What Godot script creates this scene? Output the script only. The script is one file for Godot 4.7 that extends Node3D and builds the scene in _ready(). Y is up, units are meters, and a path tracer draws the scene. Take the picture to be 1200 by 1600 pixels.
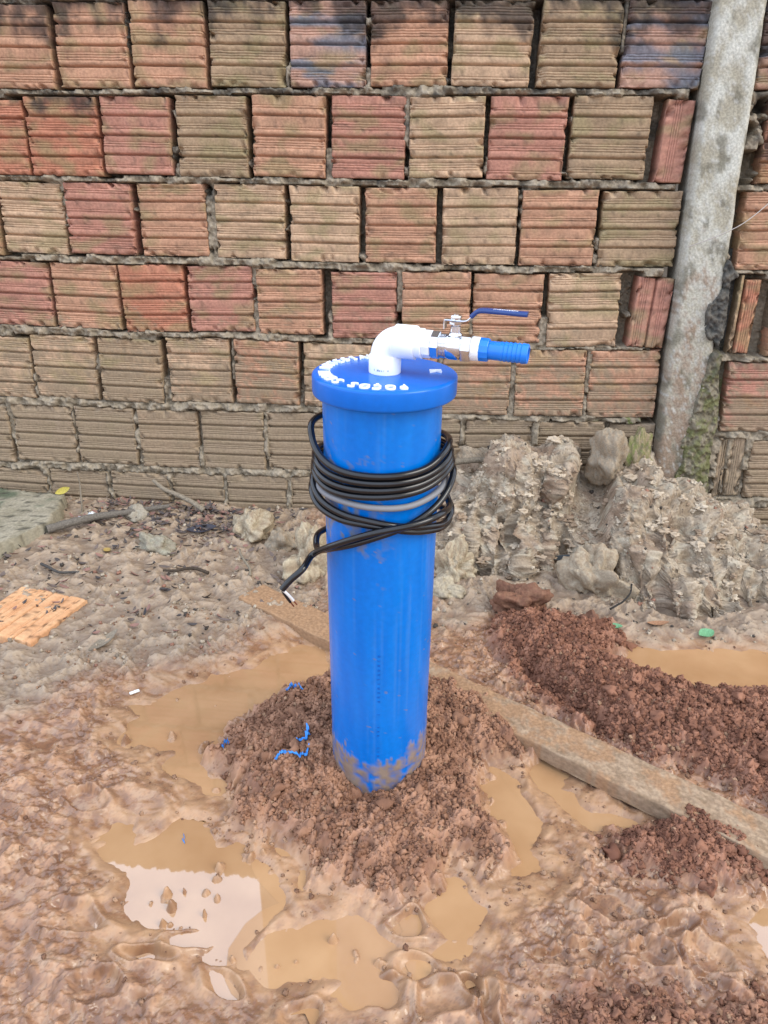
extends Node3D
# A capped blue well pipe standing in wet mud before a wall of hollow clay bricks.
const LEFT_BRICKS := [
	[1,-1.164,1.252,0.202,0.186,-0.636,0,0,0.5], [1,-0.954,1.255,0.188,0.188,-0.808,0,0,0.5], [1,-0.754,1.257,0.19,0.188,-0.866,0,0,0.5], [1,-0.551,1.257,0.193,0.185,-1.167,0,2,0.5],
	[1,-0.348,1.256,0.19,0.184,-0.3,0,6,0.5], [1,-0.147,1.257,0.19,0.18,0.107,0,0,1], [1,0.055,1.256,0.189,0.179,-0.843,0,3,0.5], [1,0.263,1.255,0.189,0.18,-0.782,0,2,0.5],
	[1,0.462,1.254,0.189,0.18,-0.712,0,6,0.5], [2,-1.263,1.044,0.202,0.18,-0.473,0,4,0.5], [2,-1.057,1.047,0.195,0.189,-0.209,0,4,0.5], [2,-0.858,1.051,0.184,0.184,-0.823,0,1,0],
	[2,-0.655,1.05,0.186,0.191,-0.526,0,2,0], [2,-0.452,1.052,0.191,0.19,-1.013,0,0,0], [2,-0.246,1.051,0.19,0.191,-0.643,0,1,0], [2,-0.046,1.053,0.189,0.185,1.022,0,3,0],
	[2,0.155,1.052,0.19,0.189,-0.19,0,1,0], [2,0.359,1.055,0.191,0.186,-0.282,0,2,0], [2,0.517,1.048,0.067,0.185,-2.2,1,1,0], [3,-1.373,0.842,0.187,0.187,-2.2,0,0,0],
	[3,-1.178,0.845,0.181,0.184,-1.667,0,3,0], [3,-0.986,0.846,0.188,0.183,-0.743,0,1,0], [3,-0.779,0.846,0.188,0.184,0.55,0,0,0], [3,-0.565,0.846,0.191,0.187,-0.232,0,3,0],
	[3,-0.362,0.843,0.186,0.19,-0.302,0,3,0], [3,-0.158,0.843,0.189,0.186,0.78,0,0,0], [3,0.05,0.844,0.195,0.19,1.186,0,3,0], [3,0.254,0.844,0.191,0.185,0.938,0,0,0],
	[3,0.46,0.845,0.196,0.183,0.876,0,2,0], [4,-1.264,0.642,0.206,0.177,-0.972,0,1,0], [4,-1.055,0.639,0.192,0.179,-0.965,0,0,0], [4,-0.856,0.638,0.185,0.184,1.459,0,4,0],
	[4,-0.659,0.642,0.187,0.178,1.397,0,1,0], [4,-0.463,0.639,0.182,0.176,0.809,0,0,0], [4,-0.254,0.635,0.181,0.178,1.169,0,1,0], [4,-0.055,0.639,0.186,0.181,1.242,0,0,0],
	[4,0.138,0.638,0.186,0.181,0.465,0,0,0], [4,0.342,0.638,0.188,0.194,2.2,0,3,0], [4,0.52,0.636,0.094,0.182,-2.2,1,1,0], [5,-1.355,0.429,0.206,0.181,-1.505,0,3,0],
	[5,-1.148,0.433,0.192,0.187,-0.623,0,3,0], [5,-0.945,0.43,0.188,0.187,-1.049,0,2,0], [5,-0.738,0.438,0.188,0.188,0.818,0,3,0], [5,-0.537,0.439,0.188,0.186,-0.524,0,0,0],
	[5,-0.331,0.436,0.193,0.185,-0.177,0,3,0], [5,-0.133,0.434,0.177,0.186,-0.111,0,4,0], [5,0.066,0.433,0.192,0.189,1.465,0,0,0], [5,0.272,0.437,0.192,0.188,2.2,0,0,0],
	[5,0.473,0.441,0.189,0.188,2.039,0,0,0], [6,-1.454,0.22,0.199,0.18,-1.411,0,5,0], [6,-1.244,0.226,0.194,0.179,-0.41,0,5,0], [6,-1.046,0.227,0.186,0.179,-0.21,0,5,0],
	[6,-0.848,0.225,0.185,0.181,0.433,0,3,0], [6,-0.649,0.23,0.192,0.181,0.526,0,5,0], [6,-0.457,0.234,0.174,0.178,0.725,0,5,0], [6,-0.266,0.236,0.178,0.178,0.814,0,5,0],
	[6,-0.068,0.236,0.2,0.175,1.069,0,5,0], [6,0.142,0.239,0.195,0.175,2.2,0,5,0], [6,0.349,0.242,0.19,0.174,2.2,0,2,0], [6,0.519,0.244,0.127,0.173,2.018,0,5,0],
	[7,-1.372,0.018,0.214,0.178,-2.2,0,5,0], [7,-1.157,0.021,0.194,0.181,-0.828,0,5,0], [7,-0.956,0.025,0.184,0.18,-0.676,0,5,0], [7,-0.77,0.028,0.167,0.179,0.059,0,5,0],
	[7,-0.582,0.033,0.189,0.179,0.293,0,5,0], [7,-0.387,0.037,0.181,0.178,0.87,0,5,0], [7,-0.198,0.04,0.176,0.176,1.27,0,5,0], [7,-0.006,0.043,0.185,0.175,1.675,0,5,0],
	[7,0.192,0.049,0.187,0.174,2.2,0,5,0], [7,0.387,0.054,0.18,0.173,2.2,0,5,0], [7,0.545,0.057,0.114,0.172,2.2,0,5,0]]
const RIGHT_BRICKS := [
	[1,0.774,1.256,0.186,0.183,2.2,0,6,2.4], [2,0.817,1.053,0.177,0.187,2.154,0,4,2.4], [3,0.808,0.847,0.191,0.188,1.376,0,0,0.5],
	[4,0.74,0.639,0.013,0.203,0.583,1,2,0], [4,0.77,0.633,0.039,0.19,-0.298,1,4,0], [4,0.925,0.569,0.179,0.072,1.036,0,0,0],
	[5,0.847,0.419,0.193,0.194,2.2,0,1,0], [6,0.776,0.211,0.024,0.18,2.2,1,2,0], [6,0.816,0.216,0.043,0.176,2.2,1,5,0],
	[6,0.946,0.214,0.188,0.173,2.2,0,3,0], [7,0.974,0.019,0.187,0.166,2.2,0,2,0]]
const PUDDLES := [
	[-0.254, -1.372, -0.35, -1.336, -0.389, -1.261, -0.477, -1.229, -0.539, -1.169, -0.605, -1.102, -0.584, -1.022, -0.52, -0.987, -0.477, -1, -0.469, -0.953, -0.419, -0.935, -0.396, -0.901, -0.37, -0.89, -0.34, -0.896, -0.359, -0.927, -0.398, -0.961, -0.365, -1.029, -0.327, -1.123, -0.315, -1.184, -0.228, -1.257],
	[-0.523, -0.82, -0.479, -0.831, -0.456, -0.801, -0.428, -0.811, -0.411, -0.851, -0.362, -0.85, -0.333, -0.808, -0.288, -0.795, -0.269, -0.779, -0.24, -0.765, -0.219, -0.759, -0.201, -0.731, -0.203, -0.71, -0.224, -0.678, -0.23, -0.648, -0.226, -0.617, -0.264, -0.611, -0.276, -0.595, -0.293, -0.619, -0.292, -0.646, -0.327, -0.667, -0.37, -0.657, -0.422, -0.671, -0.437, -0.701, -0.453, -0.731, -0.499, -0.767, -0.53, -0.8],
	[-0.236, -0.813, -0.209, -0.804, -0.189, -0.782, -0.16, -0.757, -0.139, -0.732, -0.156, -0.736, -0.189, -0.754, -0.225, -0.784],
	[-0.224, -0.626, -0.211, -0.664, -0.167, -0.691, -0.113, -0.699, -0.057, -0.688, -0.028, -0.665, -0.052, -0.644, -0.049, -0.61, -0.059, -0.584, -0.086, -0.574, -0.112, -0.583, -0.112, -0.608, -0.151, -0.612, -0.184, -0.604, -0.211, -0.61],
	[0.079, -1.02, 0.102, -1.031, 0.129, -1.003, 0.16, -0.961, 0.179, -0.908, 0.171, -0.844, 0.178, -0.816, 0.152, -0.796, 0.119, -0.798, 0.126, -0.839, 0.104, -0.914, 0.078, -0.967],
	[0.162, -1.062, 0.201, -1.05, 0.242, -1.015, 0.227, -0.976, 0.275, -0.939, 0.353, -0.914, 0.344, -0.894, 0.297, -0.889, 0.241, -0.922, 0.193, -0.965, 0.164, -1.014],
	[0.011, -0.815, 0.031, -0.811, 0.043, -0.784, 0.07, -0.754, 0.088, -0.735, 0.06, -0.703, 0.024, -0.694, 0.005, -0.717, 0, -0.742, 0.022, -0.776],
	[0.011, -0.678, 0.033, -0.69, 0.064, -0.689, 0.051, -0.664, 0.025, -0.652, 0.008, -0.659],
	[0.385, -1.371, 0.451, -1.422, 0.564, -1.427, 0.732, -1.434, 0.874, -1.445, 0.82, -1.32, 0.686, -1.305, 0.581, -1.3, 0.505, -1.306, 0.431, -1.331],
	[0.542, -0.753, 0.524, -0.727, 0.496, -0.709, 0.47, -0.706, 0.455, -0.719, 0.455, -0.744, 0.472, -0.772, 0.501, -0.791, 0.529, -0.794, 0.545, -0.78]]
const MOUND := [-0.397, -0.976, -0.382, -1.044, -0.332, -1.142, -0.289, -1.186, -0.217, -1.232, -0.024, -1.254, 0.076, -1.217, 0.148, -1.12, 0.184, -1.056, 0.131, -1.026, 0.085, -1.029, 0.073, -0.974, 0.101, -0.887, 0.115, -0.826, 0.095, -0.801, 0.031, -0.829, 0.023, -0.76, -0.005, -0.736, -0.042, -0.737, -0.101, -0.752, -0.162, -0.768, -0.224, -0.826, -0.29, -0.838, -0.334, -0.846, -0.311, -0.896, -0.363, -0.941]
const RED_HEAP := [0.116, -1.453, 0.157, -1.531, 0.217, -1.527, 0.317, -1.484, 0.407, -1.494, 0.431, -1.43, 0.376, -1.359, 0.441, -1.314, 0.523, -1.277, 0.674, -1.273, 0.916, -1.261, 0.737, -0.905, 0.567, -0.974, 0.521, -0.993, 0.477, -1.025, 0.354, -1.074, 0.27, -1.134, 0.226, -1.175, 0.18, -1.228, 0.145, -1.299, 0.113, -1.364]
const RED_LOW := [0.265, -0.879, 0.34, -0.899, 0.377, -0.93, 0.432, -0.942, 0.481, -0.902, 0.527, -0.864, 0.628, -0.813, 0.608, -0.77, 0.51, -0.817, 0.443, -0.81, 0.366, -0.802, 0.305, -0.823]
const RED_NEAR := [0.154, -0.568, 0.183, -0.614, 0.252, -0.637, 0.325, -0.636, 0.361, -0.62, 0.45, -0.65, 0.556, -0.657, 0.514, -0.562, 0.15, -0.525]
const GREY_SOIL := [-2.097, -2.041, -0.398, -2.095, -0.257, -1.478, -0.393, -1.395, -0.491, -1.273, -0.584, -1.217, -0.708, -1.182, -0.775, -1.074, -0.88, -0.99, -1.148, -0.943]
const GREY_RIGHT := [-0.047, -1.954, 1.349, -2.121, 1.033, -1.493, 0.74, -1.455, 0.454, -1.44, 0.32, -1.503, 0.203, -1.545, 0.079, -1.462, -0.02, -1.398]
const PRINTS := [[-0.004, -0.625, 0.032, 0.023], [-0.048, -0.598, 0.025, 0.024], [-0.149, -0.559, 0.032, 0.021], [0.027, -0.593, 0.026, 0.023], [0.064, -0.618, 0.018, 0.018], [0.092, -0.596, 0.015, 0.031], [-0.319, -0.644, 0.035, 0.021], [-0.368, -0.607, 0.039, 0.017], [-0.257, -0.588, 0.028, 0.014], [-0.49, -0.654, 0.045, 0.022], [0.19, -0.67, 0.04, 0.018], [0.273, -0.755, 0.037, 0.023], [0.355, -0.724, 0.032, 0.021], [-0.021, -0.704, 0.022, 0.017], [-0.415, -0.555, 0.037, 0.017], [0.302, -0.681, 0.035, 0.018], [0.394, -0.691, 0.026, 0.018], [-0.556, -1.061, 0.036, 0.017], [-0.573, -0.868, 0.038, 0.021], [0.454, -1.546, 0.04, 0.034]]
const ISLANDS := [[-0.38, -0.709, 0.01, 0.014], [-0.367, -0.696, 0.008, 0.01], [-0.324, -0.721, 0.008, 0.007], [-0.307, -0.715, 0.007, 0.008], [-0.366, -0.667, 0.012, 0.007], [-0.273, -0.621, 0.007, 0.005], [-0.255, -0.625, 0.006, 0.005], [-0.354, -0.718, 0.004, 0.004], [-0.398, -0.696, 0.004, 0.005], [-0.318, -0.689, 0.004, 0.004], [-0.278, -0.787, 0.013, 0.014], [-0.255, -0.793, 0.009, 0.011], [-0.314, -0.763, 0.01, 0.013], [-0.314, -0.744, 0.009, 0.006], [-0.125, -0.664, 0.011, 0.007], [-0.091, -0.647, 0.008, 0.011], [-0.192, -0.622, 0.005, 0.003], [-0.172, -0.629, 0.005, 0.003], [-0.49, -1.036, 0.01, 0.017], [-0.424, -1.014, 0.009, 0.022], [-0.39, -1.013, 0.014, 0.013], [-0.568, -1.015, 0.012, 0.013], [-0.361, -1.104, 0.012, 0.009], [-0.052, -0.639, 0.017, 0.007]]
const DARK_SMEAR := [0.677, 0.777, 0.696, 0.777, 0.707, 0.759, 0.729, 0.743, 0.726, 0.727, 0.705, 0.726, 0.714, 0.621, 0.714, 0.587, 0.699, 0.551, 0.679, 0.568, 0.663, 0.577, 0.651, 0.602, 0.645, 0.641, 0.648, 0.662, 0.66, 0.677, 0.678, 0.705, 0.671, 0.754]
const MOSS_SMEAR := [0.682, 0.551, 0.723, 0.539, 0.719, 0.49, 0.736, 0.422, 0.746, 0.333, 0.74, 0.303, 0.744, 0.23, 0.757, 0.13, 0.766, 0.052, 0.658, 0.046, 0.638, 0.2, 0.654, 0.231, 0.644, 0.28, 0.647, 0.328, 0.661, 0.395, 0.666, 0.47, 0.674, 0.524]
const COIL := [-175, 0.631, 0.088, -120, 0.653, 0.092, -90, 0.654, 0.097, -75, 0.638, 0.094, -45, 0.622, 0.088, 0, 0.62, 0.086, 45, 0.623, 0.087, 70, 0.633, 0.09, 92, 0.638, 0.092, 135, 0.627, 0.09, 180, 0.61, 0.088, 225, 0.605, 0.089, 268, 0.614, 0.093, 310, 0.609, 0.088, 360, 0.61, 0.086, 405, 0.612, 0.087, 435, 0.621, 0.093, 455, 0.625, 0.094, 500, 0.612, 0.09, 545, 0.595, 0.089, 590, 0.595, 0.09, 628, 0.603, 0.094, 668, 0.597, 0.089, 720, 0.6, 0.086, 765, 0.603, 0.087, 795, 0.612, 0.093, 815, 0.617, 0.095, 860, 0.605, 0.09, 905, 0.587, 0.089, 950, 0.589, 0.09, 988, 0.597, 0.095, 1028, 0.587, 0.09, 1080, 0.591, 0.087, 1125, 0.595, 0.088, 1155, 0.605, 0.094, 1175, 0.609, 0.097, 1220, 0.596, 0.091, 1265, 0.578, 0.09, 1310, 0.579, 0.092, 1348, 0.579, 0.097, 1380, 0.565, 0.093, 1410, 0.558, 0.088, 1440, 0.554, 0.087, 1485, 0.538, 0.089, 1515, 0.526, 0.095, 1532, 0.533, 0.1, 1555, 0.541, 0.094, 1620, 0.54, 0.09, 1680, 0.561, 0.091, 1708, 0.565, 0.099, 1735, 0.554, 0.095, 1765, 0.549, 0.089, 1800, 0.548, 0.087, 1845, 0.531, 0.089, 1875, 0.52, 0.094, 1893, 0.52, 0.098, 1920, 0.514, 0.092, 1980, 0.475, 0.09, 2040, 0.472, 0.09, 2068, 0.477, 0.095, 2090, 0.474, 0.094, 2120, 0.5, 0.09, 2160, 0.531, 0.088, 2195, 0.552, 0.092, 2220, 0.569, 0.096, 2240, 0.586, 0.099, 2258, 0.595, 0.099, 2290, 0.576, 0.092, 2340, 0.537, 0.09]
const TAIL := [100, 0.552, 0.092, 85, 0.544, 0.097, 60, 0.553, 0.1, 35, 0.552, 0.098, 0, 0.543, 0.096, -35, 0.511, 0.096, -60, 0.478, 0.105]
const DUSTY := [-140, 0.555, 0.088, -100, 0.57, 0.09, -60, 0.574, 0.088, -30, 0.576, 0.086, 0, 0.575, 0.086, 30, 0.574, 0.086, 60, 0.579, 0.088, 95, 0.581, 0.09, 140, 0.561, 0.088]

const WALL_AT := Vector3(0.0, -0.00866, -2.03871)   # foot of the wall, 0.98 m down its slope from the camera's height
const WALL_LEAN := -3.0
const PIPE_AT := Vector3(-0.0949, 0.0, -0.9856)
const WATER := -0.004
const MX0 := -1.7
const MZ0 := -2.3
const MSTEP := 0.008
const MNX := 426
const MNZ := 272

var rng := RandomNumberGenerator.new()
var taken := {}
var textures := {}
var masks := PackedColorArray()
var gx := PackedFloat32Array()
var gz := PackedFloat32Array()
var gh := PackedFloat32Array()
var n_warp: FastNoiseLite
var n_big: FastNoiseLite
var n_mid: FastNoiseLite
var n_lump: FastNoiseLite
var n_fine: FastNoiseLite
var n_micro: FastNoiseLite
var n_crumb: FastNoiseLite
var n_wall: FastNoiseLite
var n_streak: FastNoiseLite
var n_spot: FastNoiseLite

# ---------------------------------------------------------------- helpers
func noise(freq: float, seed_: int, octaves := 3, kind := FastNoiseLite.TYPE_SIMPLEX_SMOOTH) -> FastNoiseLite:
	var n := FastNoiseLite.new()
	n.noise_type = kind
	n.frequency = freq
	n.seed = seed_
	n.fractal_octaves = octaves
	n.fractal_type = FastNoiseLite.FRACTAL_FBM if octaves > 1 else FastNoiseLite.FRACTAL_NONE
	return n

func numbered(called: String) -> String:
	if not taken.has(called):
		taken[called] = 0
		return called
	taken[called] += 1
	return "%s_%03d" % [called, taken[called]]

func tag(o: Node, label: String, category: String, group := "") -> void:
	o.set_meta("label", label)
	o.set_meta("category", category)
	if group != "":
		o.set_meta("group", group)

func thing(called: String, label: String, category: String, at := Vector3.ZERO, group := "") -> Node3D:
	var o := Node3D.new()
	o.name = numbered(called)
	add_child(o)
	o.position = at
	tag(o, label, category, group)
	return o

func put(called: String, mesh: Mesh, m: Material, parent: Node = null) -> MeshInstance3D:
	var o := MeshInstance3D.new()
	o.mesh = mesh
	o.material_override = m
	if parent == null:
		o.name = numbered(called)
		add_child(o)
	else:
		o.name = called
		parent.add_child(o, true)
	return o

func srgb(r: float, g: float, b: float) -> Color:
	return Color(r, g, b).linear_to_srgb()

func mat(c: Color, rough: float, spec := 0.5, metal := 0.0) -> StandardMaterial3D:
	var m := StandardMaterial3D.new()
	m.albedo_color = c
	m.roughness = rough
	m.metallic_specular = spec
	m.metallic = metal
	return m

func vmat(rough: float, spec := 0.4) -> StandardMaterial3D:
	var m := mat(Color.WHITE, rough, spec)
	m.vertex_color_use_as_albedo = true
	return m

func noise_tex(freq: float, seed_: int, lo: Color, hi: Color, size := 512, octaves := 5) -> NoiseTexture2D:
	var key := "%f %d %f" % [freq, seed_, lo.r]
	if textures.has(key): return textures[key]
	var t := NoiseTexture2D.new()
	textures[key] = t
	t.width = size
	t.height = size
	t.seamless = true
	t.generate_mipmaps = false
	t.noise = noise(freq, seed_, octaves)
	var g := Gradient.new()
	g.set_color(0, lo)
	g.set_color(1, hi)
	t.color_ramp = g
	return t

func grain(m: StandardMaterial3D, scale_: float, lo: float, seed_: int, bump := 0.0) -> StandardMaterial3D:
	# fine mottling and relief of the material itself, the same all over the surface
	m.uv1_triplanar = true
	m.uv1_world_triplanar = true
	m.uv1_scale = Vector3.ONE * scale_
	m.albedo_texture = noise_tex(0.02, seed_, Color(lo, lo, lo), Color.WHITE)
	if bump > 0.0:
		m.heightmap_enabled = true
		m.heightmap_scale = bump
		m.heightmap_texture = noise_tex(0.03, seed_ + 9, Color.BLACK, Color.WHITE)
	return m

func grid_mesh(nu: int, nv: int, pos: PackedVector3Array, col: PackedColorArray, flip := false) -> ArrayMesh:
	# nu x nv points in rows of nu; smooth normals from neighbours
	var nor := PackedVector3Array()
	nor.resize(nu * nv)
	var s := -1.0 if flip else 1.0
	for j in nv:
		var j0 := maxi(j - 1, 0) * nu
		var j1 := mini(j + 1, nv - 1) * nu
		for i in nu:
			var a := pos[j * nu + mini(i + 1, nu - 1)] - pos[j * nu + maxi(i - 1, 0)]
			var b := pos[j1 + i] - pos[j0 + i]
			nor[j * nu + i] = (a.cross(b) * s).normalized()
	return mesh_of(pos, nor, col, grid_index(nu, nv, flip))

func grid_index(nu: int, nv: int, flip := false) -> PackedInt32Array:
	var idx := PackedInt32Array()
	idx.resize((nu - 1) * (nv - 1) * 6)
	var k := 0
	for j in nv - 1:
		for i in nu - 1:
			var a := j * nu + i
			var b := a + 1
			var c := a + nu
			var d := c + 1
			idx[k] = a; idx[k + 1] = c if not flip else b; idx[k + 2] = b if not flip else c
			idx[k + 3] = b; idx[k + 4] = c if not flip else d; idx[k + 5] = d if not flip else c
			k += 6
	return idx

func mesh_of(pos: PackedVector3Array, nor: PackedVector3Array, col: PackedColorArray, idx: PackedInt32Array, uv := PackedVector2Array()) -> ArrayMesh:
	var a := []
	a.resize(Mesh.ARRAY_MAX)
	a[Mesh.ARRAY_VERTEX] = pos
	a[Mesh.ARRAY_NORMAL] = nor
	if col.size() > 0:
		a[Mesh.ARRAY_COLOR] = col
	if uv.size() > 0:
		a[Mesh.ARRAY_TEX_UV] = uv
	a[Mesh.ARRAY_INDEX] = idx
	var m := ArrayMesh.new()
	m.add_surface_from_arrays(Mesh.PRIMITIVE_TRIANGLES, a)
	return m

func lathe(profile: Array, seg := 48, sides := 0) -> ArrayMesh:
	# profile of Vector2(radius, height) turned about y; each band has its own normals unless the bend is slight
	var st := SurfaceTool.new()
	st.begin(Mesh.PRIMITIVE_TRIANGLES)
	var np := profile.size()
	var bn := []
	for k in np - 1:
		var d: Vector2 = profile[k + 1] - profile[k]
		bn.append(Vector2(d.y, -d.x).normalized())
	for k in np - 1:
		var p0: Vector2 = profile[k]
		var p1: Vector2 = profile[k + 1]
		var n0: Vector2 = bn[k]
		var n1: Vector2 = bn[k]
		if k > 0 and bn[k - 1].dot(bn[k]) > 0.75: n0 = (bn[k - 1] + bn[k]).normalized()
		if k < np - 2 and bn[k + 1].dot(bn[k]) > 0.75: n1 = (bn[k + 1] + bn[k]).normalized()
		var count := sides if sides > 0 else seg
		for i in count:
			var a0 := TAU * i / count
			var a1 := TAU * (i + 1) / count
			var am := (a0 + a1) * 0.5
			var quad := [[p0, n0, a0], [p1, n1, a0], [p1, n1, a1], [p0, n0, a0], [p1, n1, a1], [p0, n0, a1]]
			for v in quad:
				var p: Vector2 = v[0]
				var n: Vector2 = v[1]
				var a: float = v[2]
				var na := am if sides > 0 else a
				st.set_normal(Vector3(sin(na) * n.x, n.y, cos(na) * n.x))
				st.add_vertex(Vector3(sin(a) * p.x, p.y, cos(a) * p.x))
	return st.commit()

func tube(pts: PackedVector3Array, radii: Array, seg := 10, color := Color.WHITE) -> ArrayMesh:
	var pos := PackedVector3Array()
	var nor := PackedVector3Array()
	var col := PackedColorArray()
	var idx := PackedInt32Array()
	var n := pts.size()
	var side := Vector3.RIGHT
	for k in n:
		var t := (pts[mini(k + 1, n - 1)] - pts[maxi(k - 1, 0)]).normalized()
		if k == 0 and absf(t.dot(side)) > 0.9: side = Vector3.UP
		side = (side - t * side.dot(t)).normalized()
		var up := t.cross(side)
		var r: float = radii[mini(k, radii.size() - 1)]
		for i in seg + 1:
			var a := TAU * i / seg
			var d := side * cos(a) + up * sin(a)
			pos.append(pts[k] + d * r)
			nor.append(d)
			col.append(color)
	for k in n - 1:
		for i in seg:
			var a := k * (seg + 1) + i
			idx.append_array([a, a + seg + 1, a + 1, a + 1, a + seg + 1, a + seg + 2])
	for e in [0, n - 1]:   # closed ends
		var c := pos.size()
		pos.append(pts[e])
		nor.append((pts[e] - pts[1 if e == 0 else n - 2]).normalized())
		col.append(color)
		for i in seg:
			var q: int = e * (seg + 1) + i
			idx.append_array([c, q, q + 1] if e == 0 else [c, q + 1, q])
	return mesh_of(pos, nor, col, idx)

func smooth_path(pts: PackedVector3Array, per: int) -> PackedVector3Array:
	var out := PackedVector3Array()
	var n := pts.size()
	for k in n - 1:
		for s in per:
			out.append(pts[k].cubic_interpolate(pts[k + 1], pts[maxi(k - 1, 0)], pts[mini(k + 2, n - 1)], float(s) / per))
	out.append(pts[n - 1])
	return out

func box_mesh(size: Vector3, bevel: float) -> ArrayMesh:
	# a box with chamfered edges: the hull of three shrunken slabs, joined
	var st := SurfaceTool.new()
	st.begin(Mesh.PRIMITIVE_TRIANGLES)
	var h := size * 0.5
	var corner := func(sx: float, sy: float, sz: float, ax: int) -> Vector3:
		var v := Vector3(h.x - bevel, h.y - bevel, h.z - bevel)
		v[ax] = h[ax]
		return v * Vector3(sx, sy, sz)
	var quad := func(a: Vector3, b: Vector3, c: Vector3, d: Vector3) -> void:
		var n := (b - a).cross(c - a).normalized()
		var out := n.dot(a + b + c + d) > 0.0
		if not out: n = -n
		for v in ([a, c, b, a, d, c] if out else [a, b, c, a, c, d]):
			st.set_normal(n)
			st.add_vertex(v)
	for s in [-1.0, 1.0]:
		quad.call(corner.call(s, -1, -1, 0), corner.call(s, 1, -1, 0), corner.call(s, 1, 1, 0), corner.call(s, -1, 1, 0))
		quad.call(corner.call(-1, s, -1, 1), corner.call(1, s, -1, 1), corner.call(1, s, 1, 1), corner.call(-1, s, 1, 1))
		quad.call(corner.call(-1, -1, s, 2), corner.call(1, -1, s, 2), corner.call(1, 1, s, 2), corner.call(-1, 1, s, 2))
		for r in [-1.0, 1.0]:
			quad.call(corner.call(s, r, -1, 0), corner.call(s, r, 1, 0), corner.call(s, r, 1, 1), corner.call(s, r, -1, 1))
			quad.call(corner.call(s, -1, r, 0), corner.call(s, 1, r, 0), corner.call(s, 1, r, 2), corner.call(s, -1, r, 2))
			quad.call(corner.call(-1, s, r, 1), corner.call(1, s, r, 1), corner.call(1, s, r, 2), corner.call(-1, s, r, 2))
			for q in [-1.0, 1.0]:
				var a: Vector3 = corner.call(s, r, q, 0)
				var b: Vector3 = corner.call(s, r, q, 1)
				var c: Vector3 = corner.call(s, r, q, 2)
				var n := Vector3(s, r, q).normalized()
				for v in ([a, c, b] if (b - a).cross(c - a).dot(n) > 0.0 else [a, b, c]):
					st.set_normal(n)
					st.add_vertex(v)
	return st.commit()

func lump_mesh(size: Vector3, seed_: int, rough: float, rings: int, base: Color, vary: Color, freq := 1.6) -> ArrayMesh:
	# an uneven clod: a ball of rings x 2*rings points pushed in and out by noise
	var n := noise(freq, seed_, 2)
	var c := noise(freq * 3.0, seed_ + 5, 3)
	var nu := rings * 2 + 1
	var pos := PackedVector3Array()
	var col := PackedColorArray()
	for j in rings + 1:
		var th := PI * j / rings
		for i in nu:
			var ph := TAU * (i % (nu - 1)) / (nu - 1)
			var d := Vector3(sin(th) * cos(ph), cos(th), sin(th) * sin(ph))
			var k := 1.0 + rough * 1.9 * n.get_noise_3dv(d * 0.55) + rough * 0.9 * (absf(c.get_noise_3dv(d * 0.4)) - 0.2)
			pos.append(d * k * size)
			col.append(base.lerp(vary, clampf(0.5 + c.get_noise_3dv(d * 2.0 + Vector3(9, 0, 0)) * 1.4, 0.0, 1.0)))
	return grid_mesh(nu, rings + 1, pos, col, false)

func poly_sd(p: Array, x: float, z: float) -> float:
	# signed distance to a polygon of x, z pairs: positive inside
	var n := p.size() / 2
	var best := 1e9
	var inside := false
	var jx: float = p[2 * n - 2]
	var jz: float = p[2 * n - 1]
	for i in n:
		var ix: float = p[2 * i]
		var iz: float = p[2 * i + 1]
		var ex := jx - ix
		var ez := jz - iz
		var wx := x - ix
		var wz := z - iz
		var t := clampf((wx * ex + wz * ez) / (ex * ex + ez * ez), 0.0, 1.0)
		var dx := wx - ex * t
		var dz := wz - ez * t
		best = minf(best, dx * dx + dz * dz)
		if (iz > z) != (jz > z) and x < ex * (z - iz) / ez + ix:
			inside = not inside
		jx = ix
		jz = iz
	return sqrt(best) if inside else -sqrt(best)

func bounds(p: Array) -> Rect2:
	var r := Rect2(p[0], p[1], 0, 0)
	for i in p.size() / 2:
		r = r.expand(Vector2(p[2 * i], p[2 * i + 1]))
	return r

# ---------------------------------------------------------------- the scene
func _ready() -> void:
	rng.seed = 4711
	set_camera_and_light()
	n_warp = noise(9.0, 1, 2)
	n_big = noise(4.5, 2, 3)
	n_mid = noise(17.0, 3, 3)
	n_lump = noise(30.0, 4, 2)
	n_fine = noise(70.0, 5, 3)
	n_micro = noise(230.0, 6, 2)
	n_crumb = noise(62.0, 7, 1)
	n_wall = noise(7.0, 11, 4)
	n_streak = noise(12.0, 12, 4)
	n_spot = noise(60.0, 13, 3)
	build_masks()
	build_ground()
	build_heap()
	build_puddles()
	build_walls()
	build_post()
	build_house()
	build_plank()
	build_well_head()
	build_cable()
	build_loose_brick()
	build_slab()
	build_clods()
	build_crumbs()
	build_litter()

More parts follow.
